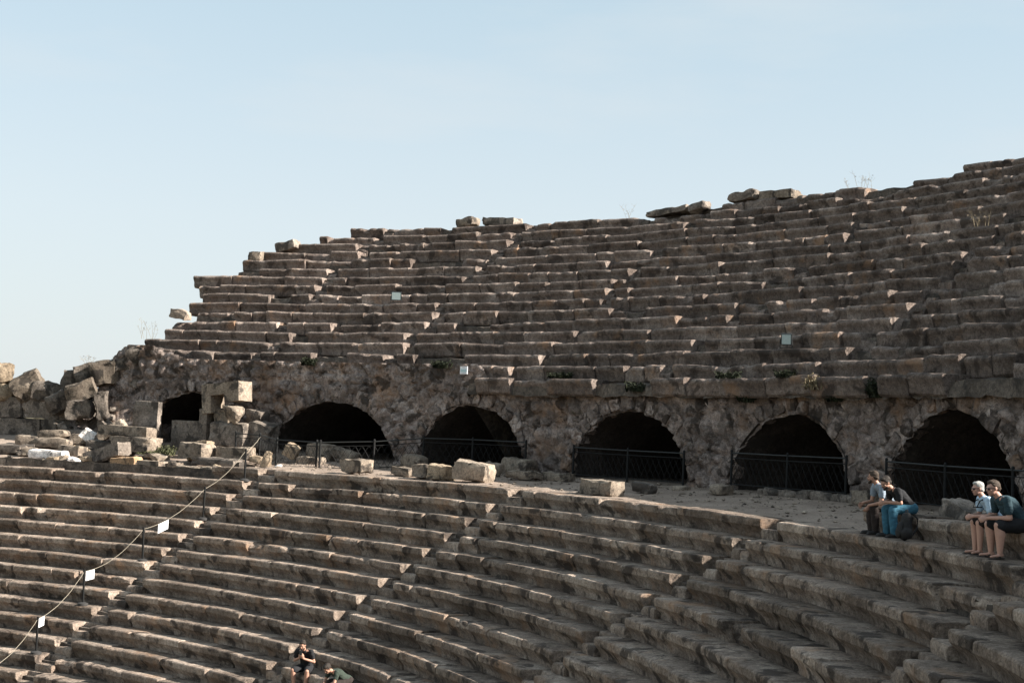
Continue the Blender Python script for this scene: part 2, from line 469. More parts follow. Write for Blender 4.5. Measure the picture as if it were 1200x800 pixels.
# ------------------------------------------------------------------ arcade wall
arc = thing('arcade_wall', 'rough conglomerate retaining wall pierced by a row of dark arches', 'wall')
ARCH = [(105.9, 2.35, 2.62, 2.0), (96.3, 3.0, 2.46, 2.0), (86.9, 2.55, 2.52, 2.0), (76.45, 2.65, 2.45, 2.0), (66.5, 2.5, 2.46, 2.0), (57.45, 2.6, 2.66, 1.7),
        (47.7, 2.5, 2.5, 2.0), (38.0, 2.5, 2.5, 2.0)]
AR0 = 0.0
def arch_edge(k, th):
    """point of arch k's outline at angle th (0 right springing .. pi left springing): (s, z)"""
    a, b, h, p = ARCH[k]
    c, s = math.cos(th), math.sin(th)
    return (math.copysign(abs(c) ** (2 / p), c) * b, abs(s) ** (2 / p) * h + AR0)
def arch_f(k, s, z):
    a, b, h, p = ARCH[k]
    if z < AR0: return abs(s) / b
    return ((abs(s) / b) ** p + ((z - AR0) / h) ** p) ** (1 / p)
def stone_disp(s, z, o):
    """lumpy rubble: cells of stones with crevices between"""
    w = nz((s * 1.3, z * 1.3, o), 1.) * .25
    d, pts = noise.voronoi(Vector((s * 1.9 + w + o, z * 2.3 + w, o * .3)))
    cell = d[1] - d[0]
    d2, _ = noise.voronoi(Vector((s * 4.6 + o, z * 5.2 + w, o * .7)))
    lump = min(1., cell * 2.4)
    return .15 * (lump - .6) + .05 * min(1., (d2[1] - d2[0]) * 2) + .09 * fbm((s, z, o), .9) + .05 * fbm((s, z, o), 4.5, 3)
mb = MB()
ds = .075; R = R_WALL
s_of = lambda a: R * R_(a)
S0, S1 = s_of(30), s_of(112.2)
ns = int((S1 - S0) / ds); z0, z1 = -.8, 3.95; nzz = int((z1 - z0) / ds)
grid = {}
vs = []; fs = []; tints = []
def wall_top(a):
    return 3.28 + .62 * smooth((a - 85.6) / 1.2) + .5 * smooth((a - 106) / 3) - .9 * smooth((a - 110.3) / 2)
def wv(i, j):
    key = (i, j)
    if key in grid: return grid[key]
    s = S0 + i * ds; a = math.degrees(s / R); top = wall_top(a)
    z = min(z0 + j * ds * (1 if a < 105 else 1.12), top)
    sn, zn = s, z
    for k, (ac, b, h, p) in enumerate(ARCH):
        sc = s_of(ac); x = s - sc
        if abs(x) < b + .4 and z < h + .5:
            f = arch_f(k, x, z)
            if 1.0 <= f < 1.0 + .10:
                # pull the rim towards the outline, raggedly
                g = 1.0 + .035 * nz((s * 2, z * 2, 5), 1.0) - .02
                q = g / f
                if z > AR0 and f > 0: sn = sc + x * q; zn = AR0 + (z - AR0) * q
                else: sn = sc + x * q
    d = stone_disp(sn, zn, 1.7)
    p = pol(math.degrees(sn / R), R - d, zn)
    grid[key] = len(vs); vs.append(p); return grid[key]
for i in range(ns):
    for j in range(nzz):
        s = S0 + (i + .5) * ds; a = math.degrees(s / R)
        z = z0 + (j + .5) * ds * (1 if a < 105 else 1.12)
        if z > wall_top(a): continue
        hole = False
        for k, (ac, b, h, p) in enumerate(ARCH):
            x = s - s_of(ac)
            if abs(x) < b + .1 and z < h + .2 and arch_f(k, x, z) < 1.0: hole = True; break
        if hole: continue
        fs.append((wv(i, j), wv(i, j + 1), wv(i + 1, j + 1), wv(i + 1, j)))
mb.add(vs, fs, 1.0)
wall_o = mb.build('masonry', 'wall', arc, angle=50)
# ledge and backing behind the face
mb = MB(); revolve(mb, [(39.05, -.8), (39.05, 3.1), (41.0, 3.15)], 109.3, 112.2, .3, 2.5, .1); mb.build('masonry_return', 'wall', arc)
for k, (ac, b, h, p) in enumerate(ARCH):
    # vault: barrel running back from the arch, closed at its end
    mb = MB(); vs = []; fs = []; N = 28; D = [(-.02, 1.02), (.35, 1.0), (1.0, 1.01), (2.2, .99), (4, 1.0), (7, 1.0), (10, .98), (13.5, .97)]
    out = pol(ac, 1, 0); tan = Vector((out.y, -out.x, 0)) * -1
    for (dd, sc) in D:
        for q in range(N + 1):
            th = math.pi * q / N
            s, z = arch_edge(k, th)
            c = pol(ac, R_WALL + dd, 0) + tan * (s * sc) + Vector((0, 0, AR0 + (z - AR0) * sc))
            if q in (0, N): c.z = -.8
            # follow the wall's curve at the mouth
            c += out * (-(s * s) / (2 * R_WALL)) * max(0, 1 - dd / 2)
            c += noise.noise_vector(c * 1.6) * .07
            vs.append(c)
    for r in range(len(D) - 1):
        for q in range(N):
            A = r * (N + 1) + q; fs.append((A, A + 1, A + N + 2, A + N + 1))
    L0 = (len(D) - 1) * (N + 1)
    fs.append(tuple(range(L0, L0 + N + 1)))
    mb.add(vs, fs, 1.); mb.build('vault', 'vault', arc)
    # ragged ring of rough voussoirs
    mb = MB(); nst = 17
    cuts = [0.02]; 
    while cuts[-1] < math.pi - .12: cuts.append(cuts[-1] + rnd.uniform(.12, .24))
    for c0, c1 in zip(cuts[:-1], cuts[1:]):
        th = (c0 + c1) / 2; s, z = arch_edge(k, th); s0_, z0_ = arch_edge(k, c0); s1_, z1_ = arch_edge(k, c1)
        wd = math.hypot(s1_ - s0_, z1_ - z0_) * rnd.uniform(.85, 1.02)
        hd = rnd.uniform(.30, .62)
        if rnd.random() < .12: continue
        nx, nzv = s, (z - AR0) * (b / h) ** 2
        ln = math.hypot(nx, nzv); nx, nzv = nx / ln, nzv / ln
        ang = math.atan2(nx, nzv)
        a = ac + math.degrees((s + nx * hd * .42) / R_WALL)
        tmp = MB(); rock_mesh(tmp, (0, 0, 0), (wd, .55, hd), 0, (0, 0), .28, .045, 6, rnd.uniform(0, 99), local=True)
        zc = hd / 2
        Mx = Matrix.Rotation(R_(a), 4, 'Z') @ Matrix.Rotation(-ang, 4, 'Y')
        base = pol(a, R_WALL + .19 + rnd.uniform(-.05, .06), z + nzv * hd * .42)
        o_ = [base + Mx @ (v - Vector((0, 0, zc))) for v in tmp.v]
        mb.add(o_, tmp.f, tint_of(.13))
    mb.build('arch_ring', 'wall', arc)

# ------------------------------------------------------------------ landing and ground (setting)
def sheet(name, mat, a0, a1, r0, r1, zf, da=.12, dr=.16, amp=.03):
    mb = MB(); na = int((a1 - a0) / da); nr = int((r1 - r0) / dr); vs = []; fs = []
    for i in range(na + 1):
        for j in range(nr + 1):
            a = a0 + (a1 - a0) * i / na; r = r0 + (r1 - r0) * j / nr
            p = pol(a, r, zf(a, r)); p.z += amp * fbm(p, .9) + amp * .5 * fbm(p, 4)
            vs.append(p)
    for i in range(na):
        for j in range(nr):
            A = i * (nr + 1) + j; fs.append((A, A + 1, A + nr + 2, A + nr + 1))
    mb.add(vs, fs); o = mb.build(name, mat, None); o['kind'] = 'structure'; return o
sheet('path', 'gravel', 8, 120, 33.62, 46.2, lambda a, r: land_z(a, min(r, 38.9)))
mb = MB(); mb.add([Vector((x, y, -9.0)) for x, y in ((-4000, -4000), (4000, -4000), (4000, 4000), (-4000, 4000))], [(0, 1, 2, 3)])
g = mb.build('ground', 'ground', None, smooth=False); g['kind'] = 'structure'

GRAV = MB()
for k in range(2600):
    a = rnd.uniform(38, 100); R = 33.95 + 4.9 * rnd.random() ** (.8 if rnd.random() < .6 else .35); s = rnd.choice((.012, .016, .022, .03, .05)) * rnd.uniform(.8, 1.4)
    c = pol(a, R, land_z(a, R) + s * .25); vs = []
    for q in ((1, 0, 0), (-1, 0, 0), (0, 1, 0), (0, -1, 0), (0, 0, .7), (0, 0, -.7)):
        vs.append(c + Vector((q[0] * s * rnd.uniform(.7, 1.6), q[1] * s * rnd.uniform(.7, 1.6), q[2] * s * rnd.uniform(.6, 1.2))))
    GRAV.add(vs, [(0, 2, 4), (2, 1, 4), (1, 3, 4), (3, 0, 4), (2, 0, 5), (1, 2, 5), (3, 1, 5), (0, 3, 5)], tint_of(.25))
# ------------------------------------------------------------------ far-left ruined wall and collapsed corner
rw = thing('ruined_wall', 'low ruined wall of three squared courses beyond the collapsed corner', 'wall')
for c in range(3):
    mb = MB(); x = 112.0 + c * .5
    while x < 123:
        L = rnd.uniform(1.1, 2.4); w = math.degrees(L / 39.3)
        zb = -.45 + c * .85
        rock_mesh(mb, pol(x + w / 2, 39.45 + rnd.uniform(-.05, .05), zb), (L - .02, .9, .84), R_(x + w / 2), (0, 0), .05, .03, 9, rnd.uniform(0, 99), tint_of(.12))
        x += w
    mb.build('course', 'block_dark', rw)
def bank_z(a, r):
    t = (r - 36.9) / 4.2
    crest = 4.0 - 1.6 * smooth((a - 109.2) / 4.2)
    lowz = land_z(a, 37)
    prof_ = smooth((t - (.38 if a < 109.2 else .12)) / (.22 if a < 109.2 else .62))
    z = lowz - .15 + (crest - lowz) * prof_
    if a > 113.8: z *= max(0, 1 - (a - 113.8) / 2.2)
    if a < 108.9: z = min(z, -.3)
    return z
mb = MB(); vs = []; fs = []; na, nr = 46, 26
for i in range(na + 1):
    for j in range(nr + 1):
        a = 106.8 + 9.2 * i / na; t = j / nr; r = 36.9 + 4.2 * t
        z = bank_z(a, r)
        p = pol(a, r, z)
        p += noise.noise_vector(p * 1.3) * .16 + noise.noise_vector(p * 4) * .07
        vs.append(p)
for i in range(na):
    for j in range(nr):
        A = i * (nr + 1) + j; fs.append((A, A + 1, A + nr + 2, A + nr + 1))
mb.add(vs, fs, 1.); o = mb.build('rubble_slope', 'wall', None, angle=50)
tag(o, 'bank of loose mortar and rubble where the upper seats collapsed', 'rubble')
o = GRAV.build('gravel', 'block', None, smooth=False); o['kind'] = 'stuff'
# ------------------------------------------------------------------ fallen blocks at the left end
GL = 'fallen blocks heaped at the left end of the landing'
def put(kind, label, a, R, z, size, mat='block', yaw=0., tilt=(0, 0), rk=.14, rough=.025, group=GL, tint=1., taper=0., cat=None):
    cat = cat or {'stone_block': 'stone block', 'stone_slab': 'stone slab', 'marble_block': 'marble block', 'boulder': 'boulder', 'stone': 'stone'}[kind]
    if rk > .065: rk += .07; rough *= 1.5
    return rock(kind, label, cat, a, R, z, size, mat, yaw, tilt, rk, rough, group, tint, taper)
put('stone_slab', 'pale flat slab at the far left behind the white marble drum', 115.0, 37.2, .12, (1.0, .7, .46), 'block', .1, (0, .05), .3, tint=1.05)
put('stone_slab', 'pale rounded slab lying on top of another pale slab', 113.5, 37.3, .52, (1.25, .6, .30), 'block', .05, (0, -.06), .32, tint=1.1)
put('stone_slab', 'long pale rounded slab under another pale slab', 113.2, 37.1, .16, (1.5, .8, .38), 'block', .0, (0, 0), .3, tint=1.1)
put('stone_block', 'narrow brown block against the foot of the rubble bank', 112.9, 38.3, .55, (1.1, .5, .34), 'block_dark', .1, tint=1.2)
put('stone_block', 'small brown block behind the tilted white marble fragment', 111.9, 37.4, .35, (.58, .5, .40), 'block', .2, tint=.8)
put('marble_block', 'white marble fragment tipped on its corner behind the dark leaning beam', 110.5, 36.6, .42, (.62, .35, .42), 'marble', .3, (.25, .55), .16, .03, taper=.3)
put('stone_slab', 'tan slab tilted steeply upward at the foot of the bank', 109.9, 37.6, .50, (1.15, .55, .42), 'block', .25, (0, -.55), .1, tint=1.05)
put('stone_block', 'upper of two long cut blocks stacked with sunlit ends', 107.9, 36.7, .76, (2.35, .75, .38), 'block', -.12, (0, .02), .05, .015, tint=.95)
put('stone_block', 'lower of two long cut blocks stacked with sunlit ends', 107.0, 36.4, .22, (1.85, .9, .54), 'block', -.12, (0, .0), .06, .02, tint=1.0)
put('stone_block', 'low dark block left of the two stacked long blocks', 109.5, 36.5, .18, (1.1, .5, .34), 'block_dark', .05, (0, .05))
put('marble_block', 'long white marble drum piece lying flat near the top step', 111.4, 34.9, -.24, (1.6, .50, .40), 'marble', -.08, (0, .03), .22, .02)
put('stone_block', 'small grey block under the white marble drum piece', 111.0, 34.6, -.46, (.5, .42, .24), 'block', .0)
put('marble_block', 'small rounded lump of white marble beside the dark leaning beam', 109.2, 34.5, -.42, (.50, .42, .36), 'marble', .4, (.1, .1), .45, .05)
put('stone', 'small upright grey stone between the marble drum and the marble lump', 110.0, 34.6, -.44, (.30, .3, .44), 'block', .3, (.0, .2), .4, .05)
put('stone_block', 'tan squared block behind the white marble drum piece', 110.4, 35.5, -.12, (1.0, .55, .42), 'block', -.1, (0, .05), .1, tint=1.1)
put('stone_slab', 'dark flat slab at the left edge above the steps', 114.7, 35.7, -.15, (1.0, .7, .37), 'block_dark', .0, (0, .04))
put('stone_block', 'short grey block right of the dark flat slab at the left edge', 113.3, 35.5, -.14, (.52, .5, .34), 'block', .1)
put('marble_block', 'small white marble cube on the second step at the left', 111.7, 32.95, -.84, (.62, .45, .36), 'marble', .1, (0, .05), .15, .03)
put('stone_block', 'long dark beam leaning upward with a sunlit tan end', 107.6, 35.1, -.40, (2.15, .60, .50), 'block_dark', -.35, (0, -.24), .05, .02, tint=1.15)
put('stone_block', 'orange sandstone block under the end of the leaning beam', 105.5, 34.5, -.45, (1.08, .6, .44), 'block_orange', .0, (0, -.05), .14, .03)
put('stone_block', 'squared grey block right of the orange sandstone block', 103.4, 34.4, -.45, (1.08, .65, .43), 'block', -.15, (0, .0), .06, .015)
put('stone_block', 'small grey cube beside the squared grey block', 102.1, 34.6, -.40, (.42, .45, .38), 'block', .1, tint=.9)
put('stone_block', 'small dark block wedged behind the squared grey block', 105.3, 35.3, -.10, (.60, .4, .27), 'block_dark', .2)
put('stone_slab', 'thin pale slab lying on the rubble behind the squared grey block', 104.2, 35.2, -.02, (.85, .6, .16), 'block', -.2, (.05, .08), .1, tint=1.1)
put('stone_block', 'big squared block with a notch of shadow left of the fence', 101.9, 35.7, .08, (1.2, .8, .56), 'block', -.15, (0, .04), .1, .03, tint=1.1)
put('stone_slab', 'thin sunlit slab on top of the rubble by the stacked wall stones', 102.7, 36.7, .55, (.7, .5, .15), 'block_tan', .0)
put('stone_block', 'long grey cut block behind the first iron fence post', 99.7, 36.1, .12, (1.4, .6, .46), 'block', .02, (0, -.02), .07)
put('stone_slab', 'long low dark slab under the cut block by the fence', 99.9, 35.2, -.10, (1.95, .6, .26), 'block_dark', .0, (0, 0), .1)
put('stone_block', 'broken end block of the top step left of the rope', 99.9, 33.75, -.47, (.85, .6, .34), 'block', .02, (0, .04))
put('stone_block', 'second broken block of the top step beside the rope', 98.3, 33.75, -.43, (.72, .6, .33), 'block', .05, (0, -.03), tint=1.1)
# behind the fence
put('stone_block', 'pale pointed block standing on end behind the fence lattice', 96.9, 35.7, -.12, (.42, .40, .66), 'block_tan', .4, (.1, .25), .15, taper=.5)
put('stone_block', 'pale tilted block behind the middle of the left fence', 97.1, 37.2, .22, (.55, .45, .46), 'block_tan', .3, (.1, .45), .15)
put('stone_block', 'wide grey block behind the double fence post', 95.6, 37.7, .22, (1.0, .6, .60), 'block', .0, (0, .05), .15, tint=.85)
put('stone_block', 'low grey block in front of the wide grey block behind the fence', 94.8, 36.5, .02, (.95, .55, .36), 'block', .05)
put('stone', 'sloping grey stone at the left foot of the second arch', 94.1, 37.9, .20, (.9, .6, .40), 'block', .1, (0, .25), .25, tint=.8)
put('stone', 'little white stone at the foot of the left fence', 95.7, 35.4, -.10, (.26, .22, .17), 'marble', .5, (0, 0), .35)
put('stone', 'small pale stone under the cut block by the fence', 98.3, 36.2, .05, (.5, .35, .26), 'block_tan', .2, (0, .1), .3)
# architectural pieces by the first arch
def poly_block(name, label, cat, a, R, z, outline, depth, mat, yaw=0., tilt=0., group=None):
    """a cut stone with an outline in its front plane (x along the row, z up) and real depth, finely divided and worn"""
    xs = sorted({p[0] for p in outline}); zs = sorted({p[1] for p in outline})
    def fill(vals, st=.13):
        out = []
        for p, q in zip(vals[:-1], vals[1:]):
            n = max(1, round((q - p) / st)); out += [p + (q - p) * k / n for k in range(n)]
        return out + [vals[-1]]
    xs, zs = fill(xs), fill(zs)
    def inside(x, y):
        c = False; n = len(outline)
        for i in range(n):
            (x1, y1), (x2, y2) = outline[i], outline[(i + 1) % n]
            if (y1 > y) != (y2 > y) and x < (x2 - x1) * (y - y1) / (y2 - y1) + x1: c = not c
        return c
    cell = {(i, j) for i in range(len(xs) - 1) for j in range(len(zs) - 1) if inside((xs[i] + xs[i + 1]) / 2, (zs[j] + zs[j + 1]) / 2)}
    mb = MB(); idx = {}; vs = []; fs = []; sd = rnd.uniform(0, 50); nd = 4
    Rm = Matrix.Rotation(R_(a) + yaw, 3, 'Z') @ Matrix.Rotation(tilt, 3, 'Y')
    def v(i, j, k):
        if (i, j, k) not in idx:
            p = Vector((xs[i], -depth / 2 + depth * k / nd, zs[j]))
            p += noise.noise_vector(p * 3 + Vector((sd, 0, 0))) * .022 + noise.noise_vector(p * 9 + Vector((sd, 0, 0))) * .008
            idx[(i, j, k)] = len(vs); vs.append(Rm @ p)
        return idx[(i, j, k)]
    for (i, j) in cell:
        fs.append((v(i, j, 0), v(i + 1, j, 0), v(i + 1, j + 1, 0), v(i, j + 1, 0)))
        fs.append((v(i, j, nd), v(i, j + 1, nd), v(i + 1, j + 1, nd), v(i + 1, j, nd)))
        for (di, dj, e) in ((-1, 0, ((i, j), (i, j + 1))), (1, 0, ((i + 1, j + 1), (i + 1, j))), (0, -1, ((i + 1, j), (i, j))), (0, 1, ((i, j + 1), (i + 1, j + 1)))):
            if (i + di, j + dj) not in cell:
                (p, q), (r, s) = e
                for k in range(nd): fs.append((v(p, q, k), v(r, s, k), v(r, s, k + 1), v(p, q, k + 1)))
    mb.add(vs, fs, 1.); o = mb.build(name, mat, None, angle=30); o.location = pol(a, R, z)
    return tag(o, label, cat, group)
# local x grows to the right of the picture (towards smaller angle): outline in metres
poly_block('carved_lintel', 'pale notched lintel block balanced above the slabs at the first arch', 'lintel', 102.3, 37.75, 1.86,
           [(-.92, 0), (-.47, 0), (-.47, .66), (.20, .66), (.20, .36), (.92, .36), (.92, 1.10), (-.92, 1.10)], .75, 'block', -.12, -.10)
poly_block('stepped_slab', 'tall stepped slab of grey stone standing across the first arch', 'stone slab', 104.7, 37.8, .45,
           [(-.80, 0), (.80, 0), (.80, 1.50), (.45, 1.50), (.45, 1.02), (-.80, 1.02)], .4, 'block_dark', -.05, .0)
put('carved_corbel', 'sunlit tapering corbel stone under the notched lintel', 101.5, 37.45, 1.42, (.72, .55, .62), 'block', -.1, (math.pi, 0), .42, .05, None, tint=1.1, taper=.4, cat='corbel')
put('stone_block', 'weathered block between the stepped slab and the corbel', 102.6, 37.95, 1.36, (.60, .6, .55), 'block', 0, (0, 0), .2, .04, None, tint=.8)
put('stone_block', 'dark rough block between the corbel and the arcade wall under the lintel end', 100.75, 38.3, 1.36, (.75, .7, .62), 'block_dark', 0, (0, .05), .2, .05, None, tint=1.0)
put('stone_block', 'large rough foundation block under the corbel', 102.0, 37.9, .42, (1.65, .9, .98), 'block_dark', 0, (0, 0), .1, .04, None, tint=1.15)
put('stone_block', 'broad rough block right of the foundation block at the first arch', 100.2, 38.2, .35, (1.0, .8, 1.05), 'block_dark', .1, (0, .1), .2, .06, None, tint=1.1)
put('stone_slab', 'upright rectangular slab left of the first arch', 108.2, 38.25, .55, (1.12, .32, 1.60), 'block_dark', .0, (0, 0), .05, .015, None, tint=1.15)
# boulders on the collapsed corner
GB = 'boulders on the collapsed upper corner'
for lab, a, R, z, size, mat, yaw, tilt, rk, tn in [
    ('sunlit orange boulder topmost at the left picture edge', 118.55, 39.3, 2.72, (.72, .7, .86), 'block_tan', .2, (0, .1), .4, 1.),
    ('sunlit orange boulder under the topmost one at the left edge', 118.5, 39.3, 2.02, (.86, .8, .74), 'block_tan', .0, (0, .05), .35, 1.),
    ('grey pointed boulder leaning on the ruined courses', 116.9, 39.2, 2.0, (1.25, .8, 1.05), 'block', .1, (0, -.6), .22, .85),
    ('low dark boulder right of the pointed boulder', 115.7, 39.3, 2.05, (1.35, .8, .80), 'block_dark', .0, (0, .1), .35, 1.1),
    ('upright dark block in the middle of the broken skyline', 114.2, 39.3, 2.55, (.78, .7, .80), 'block_dark', .1, (0, .05), .15, 1.1),
    ('dark rounded boulder low on the bank below the upright block', 114.5, 38.7, 1.55, (.95, .8, .85), 'block_dark', .1, (0, -.5), .4, 1.1),
    ('grey block slumped between the upright block and the largest boulder', 113.3, 39.3, 2.9, (.85, .7, .72), 'block_dark', .1, (0, -.35), .2, 1.2),
    ('largest grey block perched on the skyline of the bank', 111.8, 39.0, 2.78, (1.12, .8, 1.0), 'block', .1, (0, -.2), .12, .82),
    ('tilted grey block halfway down the bank', 112.8, 38.4, 2.0, (1.2, .7, .78), 'block', .1, (0, -.35), .1, .8),
    ('reddish block lowest of the stones on the bank', 112.65, 38.2, 1.42, (1.0, .7, .74), 'block_dark', .0, (0, -.12), .1, 1.35),
    ('flat dark stone just left of the end of the seat rows', 110.85, 39.2, 3.42, (.80, .7, .52), 'block_dark', .0, (0, -.1), .3, 1.1),
    ('dark rounded stone against the broken end of the seat rows', 109.95, 39.2, 3.66, (.66, .7, .74), 'block_dark', .0, (0, -.5), .35, 1.1),
    ('narrow leaning slab on the lower right of the bank', 111.2, 38.2, 1.45, (.42, .6, 1.15), 'block_dark', .1, (0, -.15), .12, 1.15)]:
    put('boulder', lab, a, R, z - .14, size, mat, yaw + .25, tilt, rk + .08, .045, GB, tn * .62)
# small rubble pieces that can be counted, scattered over bank and landing
GS = 'small stones scattered at the left end'
for k in range(46):
    a = rnd.uniform(98, 115.5); R = rnd.uniform(34.2, 37.8); s = rnd.uniform(.10, .34)
    put('stone', 'small loose stone among the fallen blocks at the left end', a, R, land_z(a, R) - .03, (s * rnd.uniform(1, 1.7), s, s * rnd.uniform(.5, .9)),
        rnd.choice(('block', 'block_dark', 'block_tan', 'block')), rnd.uniform(0, 3), (rnd.uniform(-.2, .2), rnd.uniform(-.2, .2)), rnd.uniform(.15, .4), .03, GS)
GR = 'rubble stones bedded in the bank of the collapsed corner'
for k in range(60):
    a = rnd.uniform(109.3, 115.6); R = rnd.uniform(37.2, 39.9); s = rnd.uniform(.16, .5)
    put('stone', 'small rubble stone bedded in the bank of the collapsed corner', a, R, bank_z(a, R) - s * .3, (s * rnd.uniform(1, 1.6), s, s * rnd.uniform(.6, .95)),
        'block_dark', rnd.uniform(0, 3), (rnd.uniform(-.4, .4), rnd.uniform(-.4, .4)), rnd.uniform(.15, .4), .03, GR, tint_of(.15))
# ------------------------------------------------------------------ stones along the landing
GN = 'loose stones along the landing'
for kind, lab, a, R, z, size, mat, yaw, tilt, rk, tn in [
    ('stone_block', 'grey block on the step edge in front of the first grey fence rail', 88.4, 34.35, .0, (1.08, .6, .44), 'block', -.1, (0, -.04), .12, 1.),
    ('stone', 'grey humped stone by the fence left of the third arch', 88.9, 37.6, .12, (.9, .6, .50), 'block', .0, (0, .1), .35, .85),
    ('stone', 'low grey stone half sunk beside the sunlit pair', 85.8, 34.9, .0, (.80, .5, .28), 'block', .1, (0, .05), .35, .9),
    ('stone_block', 'shaded grey left half of the sunlit pair of blocks', 83.8, 34.6, .0, (.62, .5, .42), 'block', .15, (0, .02), .12, 1.),
    ('stone_block', 'sunlit tan right half of the pair of blocks', 82.3, 34.45, .0, (.78, .55, .46), 'block_tan', .2, (0, .08), .16, .95),
    ('stone_block', 'large pale angular block right of the tan one', 80.3, 34.7, .0, (1.15, .75, .56), 'block', .35, (.05, .06), .14, 1.25),
    ('stone', 'small pale stone behind the large angular block', 82.5, 36.9, .1, (.55, .45, .42), 'block', .5, (.1, .25), .3, 1.05),
    ('stone_block', 'grey worn block inside the right foot of the third arch', 82.6, 38.2, .18, (1.05, .7, .50), 'block', .05, (0, .05), .2, .85),
    ('stone_slab', 'low flat slab at the foot of the worn block by the third arch', 80.0, 36.7, .08, (1.15, .6, .25), 'block', .05, (0, .0), .15, .85),
    ('stone_slab', 'low kerb stone by the wall between the third and fourth arches', 78.6, 37.3, .1, (1.1, .5, .24), 'block', .0, (0, 0), .12, .85),
    ('stone_block', 'long rectangular block on the landing before the fourth arch', 70.4, 34.45, -.03, (1.42, .55, .40), 'block', -.06, (0, .02), .06, .95),
    ('stone', 'flat pointed stone right of the long rectangular block', 70.3, 35.9, .04, (.68, .45, .26), 'block_dark', .1, (0, .15), .3, 1.3),
    ('stone', 'thin flat stone at the right foot of the fourth arch', 70.9, 37.6, .12, (.5, .4, .13), 'block', .0, (0, 0), .3, 1.),
    ('stone', 'rounded stone at the wall pier between the fourth and fifth arches', 67.8, 37.3, .12, (.55, .45, .27), 'block', .1, (0, 0), .35, 1.),
    ('stone', 'rounded grey stone at the pier behind the man in the grey shirt', 60.4, 38.0, .16, (.6, .5, .36), 'block', .1, (0, 0), .35, .9),
    ('stone_slab', 'tilted flat slab behind the seated men and the backpack', 47.2, 34.75, .22, (.85, .5, .34), 'block_dark', .1, (0, .22), .1, 1.3),
    ('stone', 'low stone on the landing behind the white haired person', 45.6, 35.3, .15, (.62, .4, .26), 'block_dark', .2, (0, .1), .25, 1.3)]:
    put(kind, lab, a, R, z, size, mat, yaw, tilt, rk, .03, GN, tn)
kerb = MB()
for k in range(11):
    a = 67.0 - k * .62 + rnd.uniform(-.1, .1); a2 = a
    rock_mesh(kerb, pol(a, 38.35 + rnd.uniform(-.06, .06), land_z(a, 38.3) - .04), (rnd.uniform(.35, .6), .3, rnd.uniform(.16, .26)), R_(a), (0, rnd.uniform(-.1, .1)), .35, .04, 5, rnd.uniform(0, 99), tint_of(.15))
tag(kerb.build('rubble_kerb', 'block_dark', None), 'low rubble kerb under the fence of the fifth arch', 'kerb')
# ------------------------------------------------------------------ loose blocks along the crest
GC = 'loose blocks lying on the broken crest'
for lab, a, i, dr, size, mat, tilt, rk, tn in [
    ('rounded grey block on the crest left of the long tan one', 97.75, 16, .25, (.95, .8, .40), 'block', (0, -.15), .35, .9),
    ('long brown block with a sunlit end on the middle of the crest', 95.7, 16, .25, (1.75, .8, .34), 'block_dark', (0, .03), .15, 1.35),
    ('long slab tilted up on the crest above the fourth arch', 86.0, 16, .2, (2.0, .7, .24), 'block_dark', (0, -.08), .12, 1.3),
    ('dark rounded stone at the raised end of the tilted crest slab', 84.4, 16, .25, (.75, .7, .38), 'block_dark', (0, -.3), .35, 1.2),
    ('squared block on the crest right of the rounded stone', 82.3, 17, .1, (1.2, .8, .36), 'block_dark', (0, -.04), .12, 1.2),
    ('flat squared block alone on top of the crest towards the right', 80.6, 17, .3, (1.5, .8, .32), 'block', (0, .02), .06, .8),
    ('tilted block at the top of the left crest slope', 107.3, 13, .3, (1.05, .7, .42), 'block_dark', (0, -.22), .15, 1.3),
    ('small block on the left crest slope two rows from the top', 108.7, 12, .25, (.62, .7, .42), 'block', (0, -.05), .2, .8),
    ('pale sunlit block jutting out at the left end of the rows', 109.72, 5, -.1, (.80, .6, .36), 'block', (0, .22), .15, 1.25)]:
    put('stone_block', lab, a, upR(i) + dr + .35, upZ(i) - .03, size, mat, 0, tilt, rk, .03, GC, tn)
# ------------------------------------------------------------------ fences
def fence(label, pts, h=1.0, ends=None):
    base = pol(*pts[0]); t = thing('iron_fence', label, 'fence', base, 'iron lattice fences across the arches')
    P = [pol(*p) - base for p in pts]; up = Vector((0, 0, 1))
    for p in P:
        mb = MB(); tube(mb, [p - up * .12, p + up * (h + .05)], .036, 8); tube(mb, [p + up * (h + .05), p + up * (h + .09)], [.046, .02], 8)
        tube(mb, [p - up * .1, p - up * .0], .07, 8)
        mb.build('post', 'iron', t)
    for p, q in zip(P[:-1], P[1:]):
        for nm, hh, r, m in (('top_rail', h, .022, 'iron_grey'), ('middle_rail', h - .14, .014, 'iron'), ('bottom_rail', .12, .016, 'iron')):
            mb = MB(); tube(mb, [p + up * hh, q + up * hh], r, 6); mb.build(nm, m, t)
        d = q - p; L = d.length; mb = MB(); z0, z1 = .12, h - .14; run = (z1 - z0) * .62; st = .24; x = -run
        while x < L:
            for sg in (0, 1):
                x0, x1 = x, x + run
                t0, t1 = max(0, -x0 / run), min(1, (L - x0) / run)
                if t1 - t0 > .02:
                    za, zb = z0 + (z1 - z0) * t0, z0 + (z1 - z0) * t1
                    if sg: za, zb = z1 - (za - z0), z1 - (zb - z0)
                    A = p + d * ((x0 + run * t0) / L) + up * za; B = p + d * ((x0 + run * t1) / L) + up * zb
                    tube(mb, [A, B], .007, 4)
            x += st
        mb.build('lattice', 'iron', t)
    return t
fence('black lattice fence running past the second and third arches to the rubble heap',
      [(100.54, 36.8, .07), (98.62, 36.6, .05), (96.4, 35.8, -.07), (93.25, 35.6, -.08), (93.0, 35.6, -.08), (90.51, 36.6, .03), (88.66, 37.8, .22), (86.14, 38.45, .25), (82.75, 38.6, .25)], 1.02)
